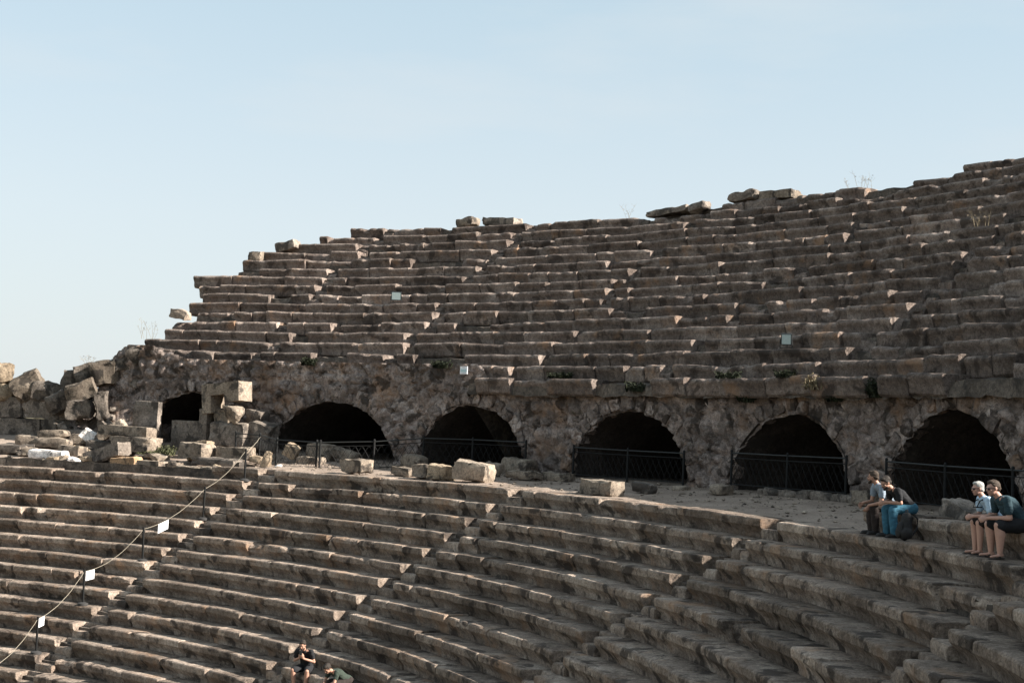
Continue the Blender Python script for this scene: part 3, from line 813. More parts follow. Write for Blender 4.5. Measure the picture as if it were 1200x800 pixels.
fence('black lattice fence closing the fourth arch', [(79.5, 38.55, .21), (75.87, 38.5, .20), (72.36, 38.55, .21)], .98)
fence('black lattice fence closing the fifth arch above a rubble kerb', [(69.45, 38.6, .28), (65.9, 38.5, .28), (62.54, 38.55, .30)], 1.0)
fence('black lattice fence closing the pointed arch behind the seated people', [(60.19, 38.5, .25), (56.89, 38.45, .22), (53.5, 38.5, .22), (50.4, 38.55, .22)], 1.03)
# ------------------------------------------------------------------ rope barrier up the stairway
tops = []
plabs = {13: 'lowest black rope post beside a small white notice', 10: 'second rope post from the bottom with a white notice at its top',
         7: 'middle rope post left of the hanging tilted notice', 4: 'fourth rope post from the bottom, without a notice', 1: 'topmost rope post on the second step near the fence',
         16: 'rope post below the picture at the foot of the stairway'}
for i in (16, 13, 10, 7, 4, 1):
    a = {16: 97.6, 13: 97.44, 10: 97.42, 7: 96.06, 4: 95.02, 1: 94.3}[i]
    b = pol(a, lowR(i) + (.5 if i == 4 else .2), -i * H_LOW + .01); t = thing('rope_post', plabs[i], 'barrier post', b, 'posts of the rope barrier')
    ln = Vector((rnd.uniform(-.02, .02), rnd.uniform(-.02, .02), 1.0))
    mb = MB(); tube(mb, [Vector((0, 0, .03)), ln * 1.06], .033, 8); mb.build('pole', 'post', t)
    mb = MB(); tube(mb, [Vector((0, 0, -.01)), Vector((0, 0, .05)), Vector((0, 0, .085))], [.16, .155, .06], 14); mb.build('base', 'base', t)
    tops.append(b + ln * 1.0)
tops.append(pol(98.55, 36.55, 1.0))
rp = MB(); pts = []; rope_fn = {}
for k, (p, q) in enumerate(zip(tops[:-1], tops[1:])):
    sag = (.24, .22, .26, .22, .16, .08)[k]
    for j in range(14):
        t = j / 14; x = p.lerp(q, t); x.z -= sag * 4 * t * (1 - t)
        x.x += .008 * math.sin(j * 1.7 + k); pts.append(x)
    rope_fn[k] = lambda t, p=p, q=q, s=sag: p.lerp(q, t) - Vector((0, 0, s * 4 * t * (1 - t)))
pts.append(tops[-1]); tube(rp, pts, .0075, 6)
tag(rp.build('rope', 'rope', None), 'tan rope strung between the black posts up the stairway', 'rope')
def notice(label, seg, t0, w=.36, h=.27):
    A = rope_fn[seg](t0); B = rope_fn[seg](t0 + .12); d = (B - A).normalized(); d2 = d.copy()
    up = Vector((0, 0, 1)); nrm = Vector((d.y, -d.x, 0)).normalized()
    if nrm.dot(Vector((.8, .6, 0))) < 0: nrm = -nrm
    base = A; t = thing('paper_notice', label, 'notice', base, 'white notices on the rope')
    mb = MB(); c = d2 * (w / 2) - up * (h / 2 + .012); box(mb, c, d2 * (w / 2), up * (h / 2), nrm * .003); mb.build('sheet', 'paper', t, smooth=False)
    mb = MB()
    for r in range(5):
        ww = w * (.36 if r else .25); cc = d2 * (w / 2) - up * (.05 + r * .042 + .012) + nrm * .0052
        box(mb, cc, d2 * ww, up * .005, nrm * .001)
    mb.build('print', 'ink', t, smooth=False)
notice('white notice tilted on the rope right of the middle post', 3, .24, .38, .28)
notice('white notice hanging at the second post from the bottom', 2, .03, .27, .28)
notice('white notice hanging at the lowest post', 1, .02, .22, .26)
# ------------------------------------------------------------------ wall sign and floodlights
b = pol(87.2, R_WALL - .33, 3.52); t = thing('wall_sign', 'small white and pale blue sign fixed above the third arch', 'sign', b)
out = pol(87.2, 1, 0); tx = Vector((out.y, -out.x, 0)); up = Vector((0, 0, 1))
mb = MB(); box(mb, Vector((0, 0, .14)), tx * .165, up * .135, out * .012); mb.build('board', 'paper', t, smooth=False)
mb = MB(); box(mb, Vector((0, 0, .125)) - out * .014, tx * .135, up * .055, out * .002); mb.build('picture_panel', 'panel_blue', t, smooth=False)
mb = MB(); box(mb, Vector((0, 0, .235)) - out * .014, tx * .07, up * .010, out * .002); box(mb, Vector((0, 0, .035)) - out * .014, tx * .12, up * .006, out * .002); mb.build('print', 'ink', t, smooth=False)
mb = MB(); tube(mb, [Vector((0, 0, .1)), Vector((0, 0, .1)) + out * .4], .012, 6); mb.build('bracket', 'iron', t)
def floodlight(label, a, i, yaw, w, h, dz=.02):
    b = pol(a, upR(i) + .12, upZ(i) + dz); t = thing('floodlight', label, 'floodlight', b, 'floodlights among the upper seats')
    f = Matrix.Rotation(yaw, 3, 'Z') @ -pol(a, 1, 0); s = Vector((-f.y, f.x, 0)); up = Vector((0, 0, 1))
    fu = (f - up * .18).normalized(); uu = fu.cross(s) * -1
    if uu.z < 0: uu = -uu
    c = up * (.10 + h / 2)
    mb = MB(); box(mb, c - fu * .07, s * (w / 2), uu * (h / 2), fu * .07); box(mb, c - fu * .17, s * (w / 3), uu * (h / 3), fu * .04)
    for q in range(5): box(mb, c - fu * .15 + s * (w * .16 * (q - 2)), s * .006, uu * (h * .42), fu * .03)
    mb.build('housing', 'lamp_body', t, smooth=False)
    mb = MB(); box(mb, c + fu * .006, s * (w / 2 - .025), uu * (h / 2 - .025), fu * .004); mb.build('glass', 'lamp_glass', t, smooth=False)
    mb = MB(); tube(mb, [up * .0 + s * (w / 2 + .02), c + s * (w / 2 + .02) - fu * .06], .013, 6); tube(mb, [up * .0 - s * (w / 2 + .02), c - s * (w / 2 + .02) - fu * .06], .013, 6)
    tube(mb, [up * .012 - s * (w / 2 + .03), up * .012 + s * (w / 2 + .03)], .016, 6); mb.build('bracket', 'iron', t)
floodlight('teal glass floodlight on the upper seats towards the left', 96.9, 7, .45, .40, .34)
floodlight('square grey glass floodlight on the lower right of the upper seats', 68.5, 2, .75, .30, .32)
# ------------------------------------------------------------------ plants
def tuft(kind, label, a, R, z, n, h, spread, mat, cat='weed', dry=False, group=None):
    mb = MB()
    for k in range(n):
        t = rnd.uniform(0, 6.283); r = spread * math.sqrt(rnd.random()); b = Vector((r * math.cos(t), r * math.sin(t) * .6, 0))
        ln = h * rnd.uniform(.5, 1.1); lean = Vector((rnd.uniform(-.5, .5), rnd.uniform(-.5, .5), 1)).normalized()
        bend = Vector((rnd.uniform(-.3, .3), rnd.uniform(-.3, .3), 0)) * ln
        p = [b, b + lean * ln * .55 + bend * .25, b + lean * ln + bend]
        if dry:
            tube(mb, p, [.006, .004, .002], 4)
            for q in range(5):
                u = rnd.uniform(.4, 1); c = p[0].lerp(p[2], u); e = c + Vector((rnd.uniform(-.12, .12), rnd.uniform(-.12, .12), rnd.uniform(.03, .14)))
                tube(mb, [c, e], [.003, .002], 3)
                mb.add([e + Vector((rnd.uniform(-.03, .03), rnd.uniform(-.03, .03), rnd.uniform(-.03, .03))) for _ in range(3)], [(0, 1, 2)])
        else:
            wv_ = Vector((math.cos(t + 1.2), math.sin(t + 1.2), 0)) * rnd.uniform(.012, .035)
            mb.add([p[0] - wv_ * .5, p[0] + wv_ * .5, p[1] + wv_, p[1] - wv_, p[2]], [(0, 1, 2, 3), (3, 2, 4)])
            for q in range(4):
                c = p[0].lerp(p[2], rnd.uniform(.2, 1)) + Vector((rnd.uniform(-.04, .04), rnd.uniform(-.04, .04), 0)); e1 = Vector((rnd.uniform(-.06, .06), rnd.uniform(-.06, .06), rnd.uniform(-.03, .05))); e2 = Vector((rnd.uniform(-.04, .04), rnd.uniform(-.04, .04), .03))
                mb.add([c, c + e1, c + e1 + e2, c + e2], [(0, 1, 2, 3)])
    o = mb.build(kind, mat, None, smooth=False); o.location = pol(a, R, z); o.rotation_euler.z = R_(a)
    return tag(o, label, cat, group)
GW = 'dark weeds rooted in the wall joints'
for lab, a, R, z, n, h, s in [
    ('dark weed clump under the seats left of the small wall sign', 88.9, 38.75, 3.72, 90, .26, .36),
    ('dark weed spread along the lowest seats right of the wall sign', 81.2, 38.95, 3.42, 90, .2, .5),
    ('dark weed in the gap of the cornice above the fourth arch', 75.8, 38.7, 3.0, 100, .3, .4),
    ('dark weed hanging over the second arch left of the centre', 98.1, 38.9, 3.75, 90, .3, .35),
    ('dark weed on the cornice right above the fifth arch', 66.3, 38.6, 3.38, 80, .22, .35),
    ('dark weed on the cornice left of the fifth arch', 69.8, 38.6, 3.38, 80, .2, .45),
    ('small dark weed below the cornice left of the fifth arch', 68.9, 38.75, 2.72, 70, .22, .28),
    ('dark weed at the cornice joint between the fifth and the pointed arch', 61.2, 38.7, 2.85, 110, .5, .25),
    ('dark weed below the cornice just right of the fifth arch crown', 63.6, 38.72, 2.75, 60, .2, .25)]:
    tuft('weed', lab, a, R, z, n, h, s, 'leaf', group=GW)
tuft('weed', 'brown dried weed hanging on the cornice above the fifth arch', 64.4, 38.45, 3.05, 40, .4, .3, 'dry', group=GW)
for k, (a, R, z) in enumerate([(105.6, 35.9, .05), (104.8, 36.2, .15), (105.2, 36.6, .25)]):
    tuft('grass_tuft', ['green grass tuft growing beside the two stacked long blocks', 'green grass tuft between the stacked blocks and the stepped slab', 'green grass tuft at the foot of the stepped slab'][k], a, R, z, 60, .26, .45, 'grass', 'grass tuft', group='grass tufts by the first arch')
GD = 'dry stalks on the skyline'
tuft('dry_weed', 'dry thistle stalks on the crest towards the right', 76.2, upR(17) + .4, upZ(17), 9, .55, .8, 'dry', 'dry weed', True, GD)
tuft('dry_weed', 'thin dry stalks on the middle of the crest', 88.4, upR(16) + .6, upZ(16), 4, .75, .3, 'dry', 'dry weed', True, GD)
tuft('dry_weed', 'bare dry stalks at the left end of the lower seat rows', 110.6, upR(3) + .3, upZ(3), 8, .8, .35, 'dry', 'dry weed', True, GD)
tuft('dry_weed', 'dry stalks among the upper seats at the right edge', 66.3, upR(11) + .2, upZ(11), 8, .6, .3, 'dry', 'dry weed', True, GD)
tuft('dry_weed', 'short dry stalks on the boulders of the collapsed corner', 113.0, 39.2, 3.5, 6, .4, .3, 'dry', 'dry weed', True, GD)
# ------------------------------------------------------------------ people
def capsule(mb, p, q, r1, r2, flat=1., side=None, seg=14, caps=4):
    """tapered capsule from p to q; 'flat' squeezes it across 'side'"""
    p, q = Vector(p), Vector(q); d = q - p
    if d.length < 1e-5: d = Vector((0, 0, 1e-4)); q = p + d
    ax = d.normalized()
    s = Vector(side) if side else (Vector((1, 0, 0)) if abs(ax.x) < .9 else Vector((0, 1, 0)))
    s = (s - ax * s.dot(ax)).normalized(); t = ax.cross(s)
    rings = []
    for k in range(caps): th = math.pi / 2 * (1 - k / caps); rings.append((p - ax * r1 * math.sin(th), r1 * math.cos(th)))
    for k in range(4): u = k / 3; rings.append((p.lerp(q, u), r1 + (r2 - r1) * u))
    for k in range(1, caps + 1): th = math.pi / 2 * k / caps; rings.append((q + ax * r2 * math.sin(th), r2 * math.cos(th)))
    vs = []; fs = []
    for c, r in rings:
        r = max(r, 1e-4)
        for j in range(seg):
            a = 2 * math.pi * j / seg; vs.append(c + s * r * math.cos(a) + t * r * flat * math.sin(a))
    for k in range(len(rings) - 1):
        for j in range(seg):
            A = k * seg + j; B = k * seg + (j + 1) % seg; fs.append((A, B, B + seg, A + seg))
    fs.append(tuple(range(seg))[::-1]); fs.append(tuple(range((len(rings) - 1) * seg, len(rings) * seg)))
    mb.add(vs, fs)
def ellipsoid(mb, c, rx, ry, rz, rot=None, seg=18, rings=12):
    vs = []; fs = []; c = Vector(c)
    for k in range(rings + 1):
        th = math.pi * k / rings
        for j in range(seg):
            a = 2 * math.pi * j / seg
            v = Vector((rx * math.sin(th) * math.cos(a), ry * math.sin(th) * math.sin(a), rz * math.cos(th)))
            vs.append(c + (rot @ v if rot else v))
    for k in range(rings):
        for j in range(seg):
            A = k * seg + j; B = k * seg + (j + 1) % seg; fs.append((A, A + seg, B + seg, B))
    mb.add(vs, fs)
def fused(mb, name, mat, parent, voxel, smooth_it=6, disp=0.):
    """melt the overlapping shapes into one continuous skin"""
    me = bpy.data.meshes.new('tmp'); me.from_pydata([tuple(v) for v in mb.v], [], mb.f)
    o = bpy.data.objects.new('tmp', me); COL.objects.link(o)
    m = o.modifiers.new('r', 'REMESH'); m.mode = 'VOXEL'; m.voxel_size = voxel; m.adaptivity = 0
    s = o.modifiers.new('s', 'SMOOTH'); s.iterations = smooth_it; s.factor = .5
    dg = bpy.context.evaluated_depsgraph_get()
    new = bpy.data.meshes.new_from_object(o.evaluated_get(dg))
    bpy.data.objects.remove(o); bpy.data.meshes.remove(me)
    if disp:
        for v in new.vertices:
            v.co += noise.noise_vector(v.co * 9) * disp + noise.noise_vector(Vector((v.co.x * 14, v.co.y * 14, v.co.z * 40))) * disp * .5
    new.polygons.foreach_set('use_smooth', [True] * len(new.polygons))
    new.materials.clear(); new.materials.append(M[mat]); new.name = name
    a = new.attributes.new('tint', 'FLOAT', 'FACE'); a.data.foreach_set('value', [1.] * len(new.polygons))
    ob = bpy.data.objects.new(name, new); COL.objects.link(ob)
    if parent: ob.parent = parent
    return ob

def person(label, a, R, z, turn, J, look, skin='skin', hair='hair_dark', shirt='black_cloth', sleeve=.55, trousers='jeans', short=False,
           shoes='shoe', beard=False, glasses=False, hair_len=.0, group=None, broad=1.0, girth=1.0, extra=None, size=.95):
    """J: joints in metres, x to the person's right, y forward, z up from the seat; base at the hips"""
    base = pol(a, R, z); n = -pol(a, 1, 0); f = Matrix.Rotation(turn, 3, 'Z') @ n
    fx = Vector((f.y, -f.x, 0)); RM = Matrix((fx, f, Vector((0, 0, 1)))).transposed()
    W = lambda p: RM @ Vector(p)
    hip, chest, neck = Vector(J['hip']), Vector(J['chest']), Vector(J['neck'])
    sp = (neck - chest).normalized(); side = Vector((1, 0, 0))
    if 'twist' in J: side = Matrix.Rotation(J['twist'], 3, 'Z') @ side
    fwd = sp.cross(side).normalized() * -1
    if fwd.y < 0 and abs(fwd.y) > .3: fwd = -fwd
    sh = {s: neck - sp * .045 + side * (.185 * broad * s) for s in (-1, 1)}
    yaw, pitch, roll = look
    HR = Matrix.Rotation(yaw, 3, 'Z') @ Matrix.Rotation(pitch, 3, 'X') @ Matrix.Rotation(roll, 3, 'Y')
    head = neck + sp * .055 + HR @ Vector((0, .035, .125))
    t = tag(bpy.data.objects.new('person', None), label, 'person', group); COL.objects.link(t); t.location = base; t.scale = (size,) * 3
    # ---- body: one continuous skin
    b = MB(); g = girth
    capsule(b, W(hip + Vector((0, 0, .02))), W(hip.lerp(chest, .55)), .150 * g, .135 * g, .72, W(side))
    capsule(b, W(hip.lerp(chest, .5)), W(chest), .135 * g, .155 * broad, .70, W(side))
    capsule(b, W(chest), W(neck - sp * .07), .155 * broad, .115, .66, W(side))
    for s in (-1, 1): capsule(b, W(neck - sp * .03 + side * .04 * s), W(sh[s]), .055, .056)
    capsule(b, W(neck - sp * .05), W(head - HR @ Vector((0, .02, .06))), .058, .052)
    H = lambda x, y, zz: W(head + HR @ Vector((x, y, zz)))
    HM = RM @ HR
    ellipsoid(b, H(0, -.012, .025), .074, .094, .092, HM)
    ellipsoid(b, H(0, .022, -.030), .060, .070, .080, HM)
    capsule(b, H(0, .060, -.088), H(0, .052, -.075), .026, .034)
    capsule(b, H(0, .088, .012), H(0, .104, -.022), .010, .015); ellipsoid(b, H(0, .098, -.026), .018, .012, .010, HM)
    capsule(b, H(-.035, .076, .026), H(.035, .076, .026), .013, .013)
    for s in (-1, 1):
        ellipsoid(b, H(.075 * s, -.008, -.004), .012, .022, .032, HM); ellipsoid(b, H(.042 * s, .062, -.022), .022, .018, .018, HM)
    capsule(b, H(-.016, .086, -.058), H(.016, .086, -.058), .0085, .0085)
    hands = {}
    for s, k in ((-1, 'l'), (1, 'r')):
        el, wr = Vector(J['elbow_' + k]), Vector(J['wrist_' + k])
        capsule(b, W(sh[s]), W(el), .052, .040); capsule(b, W(el), W(wr), .042, .027)
        fd = Vector(J.get('hand_' + k, wr - el)).normalized()
        sd = fd.cross(Vector(J.get('palm_' + k, (0, 0, -1)))).normalized()       # across the palm
        pn = sd.cross(fd).normalized()
        if pn.dot(Vector(J.get('palm_' + k, (0, 0, -1)))) < 0: pn = -pn
        pc = wr + fd * .085
        capsule(b, W(wr), W(pc), .028, .040, .48, W(sd))
        for q, ln in enumerate((.072, .082, .076, .060)):
            o = sd * (.0245 * (q - 1.5)); c0 = pc + o - fd * .01; c1 = c0 + fd * ln * .5 + pn * .012; c2 = c1 + (fd * .55 + pn * .85).normalized() * ln * .5
            capsule(b, W(c0), W(c1), .0105, .0095, seg=8); capsule(b, W(c1), W(c2), .0095, .0078, seg=8)
        ins = -1 if sd.x * s > 0 else 1
        c0 = wr + fd * .03 + sd * ins * .024; c1 = c0 + (fd * .6 + sd * ins * .7 + pn * .4).normalized() * .042; c2 = c1 + (fd * .9 + pn * .4).normalized() * .032
        capsule(b, W(c0), W(c1), .013, .0115, seg=8); capsule(b, W(c1), W(c2), .0115, .009, seg=8)
        hands[k] = (pc, fd, pn)
        hp = hip + Vector((.085 * s, 0, 0)); kn, an = Vector(J['knee_' + k]), Vector(J['ankle_' + k]) + Vector((0, 0, .42 - .42 / size))
        capsule(b, W(hp), W(kn),   .088 * g, .062 * g); capsule(b, W(kn), W(kn.lerp(an, .34) - Vector((0, .018, 0))), .060 * g, .066 * g); capsule(b, W(kn.lerp(an, .32) - Vector((0, .018, 0))), W(an), .066 * g, .040)
        toe = Vector(J.get('toe_' + k, (0, 1, 0))).normalized()
        capsule(b, W(an + Vector((0, 0, -.035)) - toe * .03), W(an + toe * .15 + Vector((0, 0, -.055))), .036, .026, .8)
    body = fused(b, 'body', skin, t, .0075, 4)
    # ---- clothing
    c = MB()
    capsule(c, W(hip + Vector((0, 0, .03))), W(hip.lerp(chest, .55)), .168 * g, .155 * g, .76, W(side))
    capsule(c, W(hip.lerp(chest, .5)), W(chest), .155 * g, .172 * broad, .74, W(side))
    capsule(c, W(chest), W(neck - sp * .075), .172 * broad, .125, .70, W(side))
    for s, k in ((-1, 'l'), (1, 'r')):
        capsule(c, W(neck - sp * .05 + side * .05 * s), W(sh[s]), .062, .069)
        el = Vector(J['elbow_' + k]); capsule(c, W(sh[s]), W(sh[s].lerp(el, sleeve)), .070, .062)
    fused(c, 'shirt', shirt, t, .010, 3, .012)
    c = MB()
    capsule(c, W(hip + Vector((-.07, 0, .01))), W(hip + Vector((.07, 0, .01))), .125 * g, .125 * g)
    for s, k in ((-1, 'l'), (1, 'r')):
        hp = hip + Vector((.085 * s, 0, 0)); kn, an = Vector(J['knee_' + k]), Vector(J['ankle_' + k]) + Vector((0, 0, .42 - .42 / size))
        if short: capsule(c, W(hp), W(hp.lerp(kn, .90)), .116 * g, .092 * g)
        else:
            capsule(c, W(hp), W(kn), .112 * g, .082); capsule(c, W(kn), W(kn.lerp(an, .4)), .083, .084); capsule(c, W(kn.lerp(an, .4)), W(an), .084, .068)
    fused(c, 'shorts' if short else 'trousers', trousers, t, .010, 3, .004 if short else .011)
    for s, k in ((-1, 'l'), (1, 'r')):
        an = Vector(J['ankle_' + k]) + Vector((0, 0, .42 - .42 / size)); toe = Vector(J.get('toe_' + k, (0, 1, 0))).normalized()
        c = MB(); dn = Vector((0, 0, 1))
        if shoes == 'sandal':
            capsule(c, W(an - dn * .080 - toe * .05), W(an - dn * .084 + toe * .17), .040, .046, .30, W(toe.cross(dn)))
            for q in (.02, .10): capsule(c, W(an - dn * (.055 + q * .2) + toe * q + toe.cross(dn) * .038), W(an - dn * (.055 + q * .2) + toe * q - toe.cross(dn) * .038), .018, .018)
            fused(c, 'sandal', 'sandal', t, .007, 2)
        else:
            capsule(c, W(an - dn * .045 - toe * .04), W(an - dn * .058 + toe * .15), .048, .040, .85); capsule(c, W(an), W(an - dn * .04), .045, .05)
            capsule(c, W(an - dn * .078 - toe * .05), W(an - dn * .080 + toe * .175), .040, .042, .35, W(toe.cross(dn)))
            fused(c, 'shoe', shoes, t, .009, 3)
    # ---- hair and face
    c = MB(); ellipsoid(c, H(0, -.030, .044), .083, .098, .089, HM); ellipsoid(c, H(0, .020, .092), .062, .060, .036, HM)
    ellipsoid(c, H(0, -.058, -.005), .070, .062, .075 + hair_len, HM)
    for s in (-1, 1): ellipsoid(c, H(.070 * s, -.022, .018), .014, .030, .046, HM)
    fused(c, 'hair', hair, t, .007, 1, .012)
    if beard:
        c = MB(); capsule(c, H(-.048, .035, -.070), H(0, .074, -.098), .022, .030); capsule(c, H(.048, .035, -.070), H(0, .074, -.098), .022, .030)
        capsule(c, H(-.028, .086, -.046), H(.028, .086, -.046), .008, .008); fused(c, 'beard', hair, t, .006, 2, .003)
    c = MB(); capsule(c, H(-.022, .0885, -.060), H(.022, .0885, -.060), .0062, .0062); c.build('mouth', 'lip', body)
    for s in (-1, 1):
        c = MB(); ellipsoid(c, H(.031 * s, .078, .004), .013, .009, .0075, HM); c.build('eye', 'eye', body)
    if glasses:
        c = MB()
        for s in (-1, 1):
            ellipsoid(c, H(.034 * s, .094, .004), .029, .007, .021, HM); capsule(c, H(.062 * s, .088, .010), H(.078 * s, -.01, .012), .004, .004, seg=6)
        capsule(c, H(-.01, .098, .008), H(.01, .098, .008), .004, .004, seg=6); c.build('sunglasses', 'glass_dark', t)
    if extra: extra(t, W, J, hands, sh, chest, neck, sp, fwd)
    return t, RM, base, hands

SEAT = H_LOW
def sit(lean=.5, knee=.15, foot=.13, hands='clasp', seat=.42, fy=0., hipz=.11):
    hip = Vector((0, 0, hipz)); d = Vector((0, math.sin(lean), math.cos(lean)))
    d2 = Vector((0, math.sin(lean + .25), math.cos(lean + .25)))
    ch = hip + d * .32; nk = ch + d2 * .21
    J = dict(hip=hip, chest=ch, neck=nk)
    for s, k in ((-1, 'l'), (1, 'r')):
        J['knee_' + k] = (knee * s, .43, .085); J['ankle_' + k] = (foot * s, .40 + fy, .095 - seat + 0.0)
        J['toe_' + k] = (.25 * s, 1, 0)
        J['elbow_' + k] = (.23 * s, nk.y + .06, max(.20, nk.z - .30))
        if hands == 'clasp':
            J['wrist_' + k] = (.055 * s, .50, .20); J['hand_' + k] = (-.35 * s, .8, -.25); J['palm_' + k] = (-1 * s, 0, -.3)
    return J
GP = 'visitors sitting on the stone seats'
# two men on the raised seat
J = sit(.60, .10, .10); J['elbow_r'] = (.22, .34, .19); J['wrist_r'] = (.14, .56, .16); J['hand_r'] = (0, .7, -.7); J['elbow_l'] = (-.22, .35, .18); J['wrist_l'] = (-.12, .56, .12); J['hand_l'] = (0, .5, -.85)
J['palm_r'] = (-1, 0, 0); J['palm_l'] = (1, 0, 0)
person('bearded man in a grey blue shirt sitting forward in dark trousers', 48.75, 33.86, SEAT, -.05, J, (-.65, -.12, 0), shirt='grey_shirt', trousers='dark_trouser', beard=True,
       hair='hair_brown', group=GP)
J = sit(.74, .14, .15); J['elbow_r'] = (.23, .30, .235); J['wrist_r'] = (.10, .52, .22); J['elbow_l'] = (-.23, .32, .22); J['wrist_l'] = (-.03, .53, .22)
person('dark haired man in black shirt and blue jeans looking down', 47.65, 33.86, SEAT, .0, J, (.15, -.50, 0), shirt='black_cloth', trousers='jeans', beard=True, group=GP, sleeve=.62)
# older pair at the right edge
def camera_strap(t, W, J, hands, sh, chest, neck, sp, fwd):
    c = MB(); nk = Vector(neck)
    pts = [nk + Vector((-.075, -.03, .0)), nk + Vector((-.085, .08, -.05)), nk + Vector((-.07, .135, -.17)), Vector(chest) + Vector((.0, .16, -.02)), nk + Vector((.07, .135, -.17)), nk + Vector((.085, .08, -.05)), nk + Vector((.075, -.03, .0))]
    tube(c, [W(p) for p in pts], .011, 6); c.build('neck_strap', 'black_cloth', t)
J = sit(.58, .11, .10); J['elbow_r'] = (.23, .27, .22); J['wrist_r'] = (.10, .50, .20); J['elbow_l'] = (-.23, .27, .22); J['wrist_l'] = (-.08, .52, .20); J['palm_l'] = (1, 0, -.3); J['palm_r'] = (-1, 0, -.3)
person('white haired person in light blue shirt, sunglasses and shorts', 41.85, 33.78, SEAT, .0, J, (.05, -.12, 0), skin='skin_pale', hair='hair_white', shirt='light_blue', trousers='dark_trouser', short=True,
       shoes='sandal', glasses=True, group=GP, broad=.92, sleeve=.6, hair_len=.0, extra=camera_strap, size=.90)
J = sit(.66, .17, .16); J['elbow_r'] = (.26, .30, .215); J['wrist_r'] = (.09, .53, .20); J['elbow_l'] = (-.26, .30, .21); J['wrist_l'] = (-.05, .55, .19); J['palm_l'] = (1, 0, -.3); J['palm_r'] = (-1, 0, -.3)
def badge(t, W, J, hands, sh, chest, neck, sp, fwd):
    c = MB(); p = Vector(sh[1]) + Vector((.066, .0, -.06)); q = W((1, 0, 0)); u = W((0, .2, 1)).normalized(); v = q.cross(u)
    box(c, W(p) + q * .004, q * .003, u * .022, v * .03); c.build('sleeve_badge', 'paper', t, smooth=False)
person('heavyset man in dark teal shirt, black shorts and sunglasses', 40.75, 33.82, SEAT, .0, J, (.10, -.18, 0), skin='skin_pale', hair='hair_brown', shirt='teal_shirt', trousers='black_cloth', short=True,
       shoes='sandal', glasses=True, group=GP, broad=1.2, girth=1.2, sleeve=.62, extra=badge, size=1.0)
# two visitors cut off by the lower picture edge
zr = -11 * H_LOW
J = sit(.34, .20, .16)
J['elbow_r'] = (.27, .17, .30); J['wrist_r'] = (.07, .36, .40); J['hand_r'] = (-.25, .4, .8); J['palm_r'] = (-.6, -.8, 0)
J['elbow_l'] = (-.27, .17, .30); J['wrist_l'] = (-.06, .36, .39); J['hand_l'] = (.25, .4, .8); J['palm_l'] = (.6, -.8, 0)
pt, PM, pb, ph = person('bearded man in black shirt and shorts holding up a phone', 74.9, lowR(11) + .20, zr, .62, J, (.0, -.42, 0), shirt='black_cloth', trousers='black_cloth', short=True, beard=True, group=GP, broad=1.06)
ctr = (ph['l'][0] + ph['r'][0]) / 2 + (ph['l'][1] + ph['r'][1]) * .035
t = thing('phone', 'mobile phone held in the hands of the bearded man in black', 'phone', pb + PM @ ctr * .95)
mb = MB(); up_ = PM @ Vector((0, .25, .97)); s_ = PM @ Vector((1, 0, 0)); box(mb, Vector(), s_ * .036, up_ * .075, s_.cross(up_) * .004); mb.build('case', 'phone', t, smooth=False)
mb = MB(); box(mb, s_.cross(up_) * .0052, s_ * .033, up_ * .070, s_.cross(up_) * .0008); mb.build('screen', 'lamp_glass', t, smooth=False)
J = sit(.95, .15, .14); J['elbow_r'] = (.24, .50, .14); J['wrist_r'] = (.10, .64, .02); J['hand_r'] = (0, .5, -.8); J['elbow_l'] = (-.24, .50, .14); J['wrist_l'] = (-.08, .66, .02); J['hand_l'] = (0, .5, -.8)
J['palm_l'] = (1, 0, 0); J['palm_r'] = (-1, 0, 0)
person('dark haired person in dark green shirt bent far forward', 70.6, lowR(11) + .20, zr, .0, J, (.35, -.75, 0), shirt='green_shirt', trousers='dark_trouser', group=GP, broad=1.05)
# backpack on the step beside the jeans
b = pol(46.5, 33.42, .012); t = thing('backpack', 'dark backpack standing on the step beside the blue jeans', 'backpack', b)
n = -pol(46.5, 1, 0); s = Vector((n.y, -n.x, 0)); up = Vector((0, 0, 1))
L_ = lambda x, y, z: s * x + n * y + up * z
mb = MB(); capsule(mb, L_(0, 0, .14), L_(0, -.03, .36), .155, .125, .72, s); capsule(mb, L_(-.08, 0, .12), L_(.08, 0, .12), .115, .115); fused(mb, 'main_bag', 'bag', t, .012, 4, .010)
mb = MB(); capsule(mb, L_(0, .105, .13), L_(0, .085, .24), .10, .085, .5, s); fused(mb, 'front_pocket', 'bag', t, .012, 3, .006)
mb = MB(); tube(mb, [L_(-.045, -.03, .47), L_(-.03, -.03, .525), L_(.03, -.03, .525), L_(.045, -.03, .47)], .009, 6); mb.build('handle', 'bag', t)
for q in (-1, 1):
    mb = MB(); tube(mb, [L_(.07 * q, -.12, .45), L_(.10 * q, -.19, .38), L_(.10 * q, -.18, .2), L_(.08 * q, -.10, .08)], .018, 6); mb.build('strap', 'bag', t)
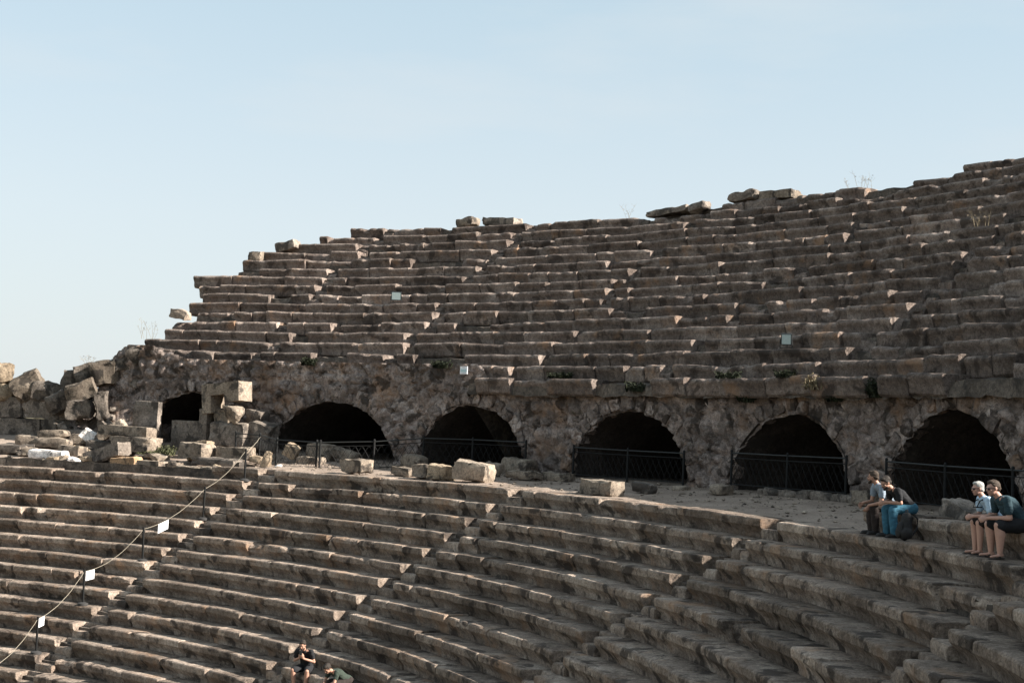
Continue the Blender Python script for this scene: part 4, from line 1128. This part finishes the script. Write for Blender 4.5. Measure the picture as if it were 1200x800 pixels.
# ------------------------------------------------------------------ camera, sun, sky
cam = bpy.data.cameras.new('camera'); co = bpy.data.objects.new('camera', cam); COL.objects.link(co)
cam.sensor_width = 36; cam.lens = 49.42; cam.clip_start = .1; cam.clip_end = 9000
fw = Vector((-0.80754803, -0.5862878, 0.06428679)).normalized(); upv = Vector((0.07815174, 0.00166947, 0.99694008))
rt = fw.cross(upv).normalized(); upv = rt.cross(fw)
co.matrix_world = Matrix(((rt.x, upv.x, -fw.x, 0), (rt.y, upv.y, -fw.y, 31.904), (rt.z, upv.z, -fw.z, 1.586), (0, 0, 0, 1)))
scene.camera = co
S = Vector((-math.sin(R_(SUN_A)) * math.cos(R_(SUN_E)), math.cos(R_(SUN_A)) * math.cos(R_(SUN_E)), math.sin(R_(SUN_E))))
sl = bpy.data.lights.new('sun', 'SUN'); sl.energy = 5.0; sl.angle = R_(.5); sl.color = (1, .94, .85)
so = bpy.data.objects.new('sun', sl); COL.objects.link(so); so.rotation_euler = S.to_track_quat('Z', 'Y').to_euler(); so.location = (0, 0, 60)
HAZE_LOW = (2.40, 2.58, 2.66); HAZE_HIGH = (1.66, 2.16, 2.28); CLOUD = (2.55, 2.70, 2.78)
w = bpy.data.worlds.new('World'); scene.world = w; w.use_nodes = True
nt = w.node_tree; bg = nt.nodes['Background']
sky = nt.nodes.new('ShaderNodeTexSky'); sky.sky_type = 'NISHITA'; sky.sun_disc = False
sky.sun_elevation = R_(SUN_E); sky.sun_rotation = R_(-SUN_A); sky.air_density = 1.0; sky.dust_density = 1.0; sky.ozone_density = 1.0; sky.altitude = 0
tc = nt.nodes.new('ShaderNodeTexCoord'); sx = nt.nodes.new('ShaderNodeSeparateXYZ'); nt.links.new(tc.outputs['Generated'], sx.inputs[0])
def wramp(v, stops):
    r = nt.nodes.new('ShaderNodeValToRGB'); e = r.color_ramp.elements
    while len(e) < len(stops): e.new(.5)
    for q, (p, c) in zip(e, stops): q.position = p; q.color = (c, c, c, 1)
    nt.links.new(v, r.inputs[0]); return r.outputs[0]
def wmix(f, a, b):
    x = nt.nodes.new('ShaderNodeMix'); x.data_type = 'RGBA'
    for sck, v in ((x.inputs[0], f), (x.inputs[6], a), (x.inputs[7], b)):
        if isinstance(v, tuple): sck.default_value = (*v, 1)
        else: nt.links.new(v, sck)
    return x.outputs[2]
haze = wmix(wramp(sx.outputs[2], [(.0, 0), (.14, .16), (.38, 1), (1., .55)]), HAZE_LOW, HAZE_HIGH)
col = wmix(wramp(sx.outputs[2], [(.0, .95), (.30, .78), (1., .75)]), sky.outputs[0], haze)
# thin, barely visible cloud streaks
mp = nt.nodes.new('ShaderNodeMapping'); mp.inputs['Scale'].default_value = (2.2, 2.2, 9); nt.links.new(tc.outputs['Generated'], mp.inputs[0])
cl = nt.nodes.new('ShaderNodeTexNoise'); cl.inputs['Scale'].default_value = 1.6; cl.inputs['Detail'].default_value = 7; cl.inputs['Roughness'].default_value = .55; nt.links.new(mp.outputs[0], cl.inputs['Vector'])
col = wmix(wramp(cl.outputs['Fac'], [(.50, 0), (.78, .45)]), col, CLOUD)
nt.links.new(col, bg.inputs[0]); bg.inputs[1].default_value = .10
scene.view_settings.view_transform = 'Standard'; scene.view_settings.look = 'None'
scene.view_settings.exposure = 1.60; scene.view_settings.gamma = 1
scene.cycles.max_bounces = 6
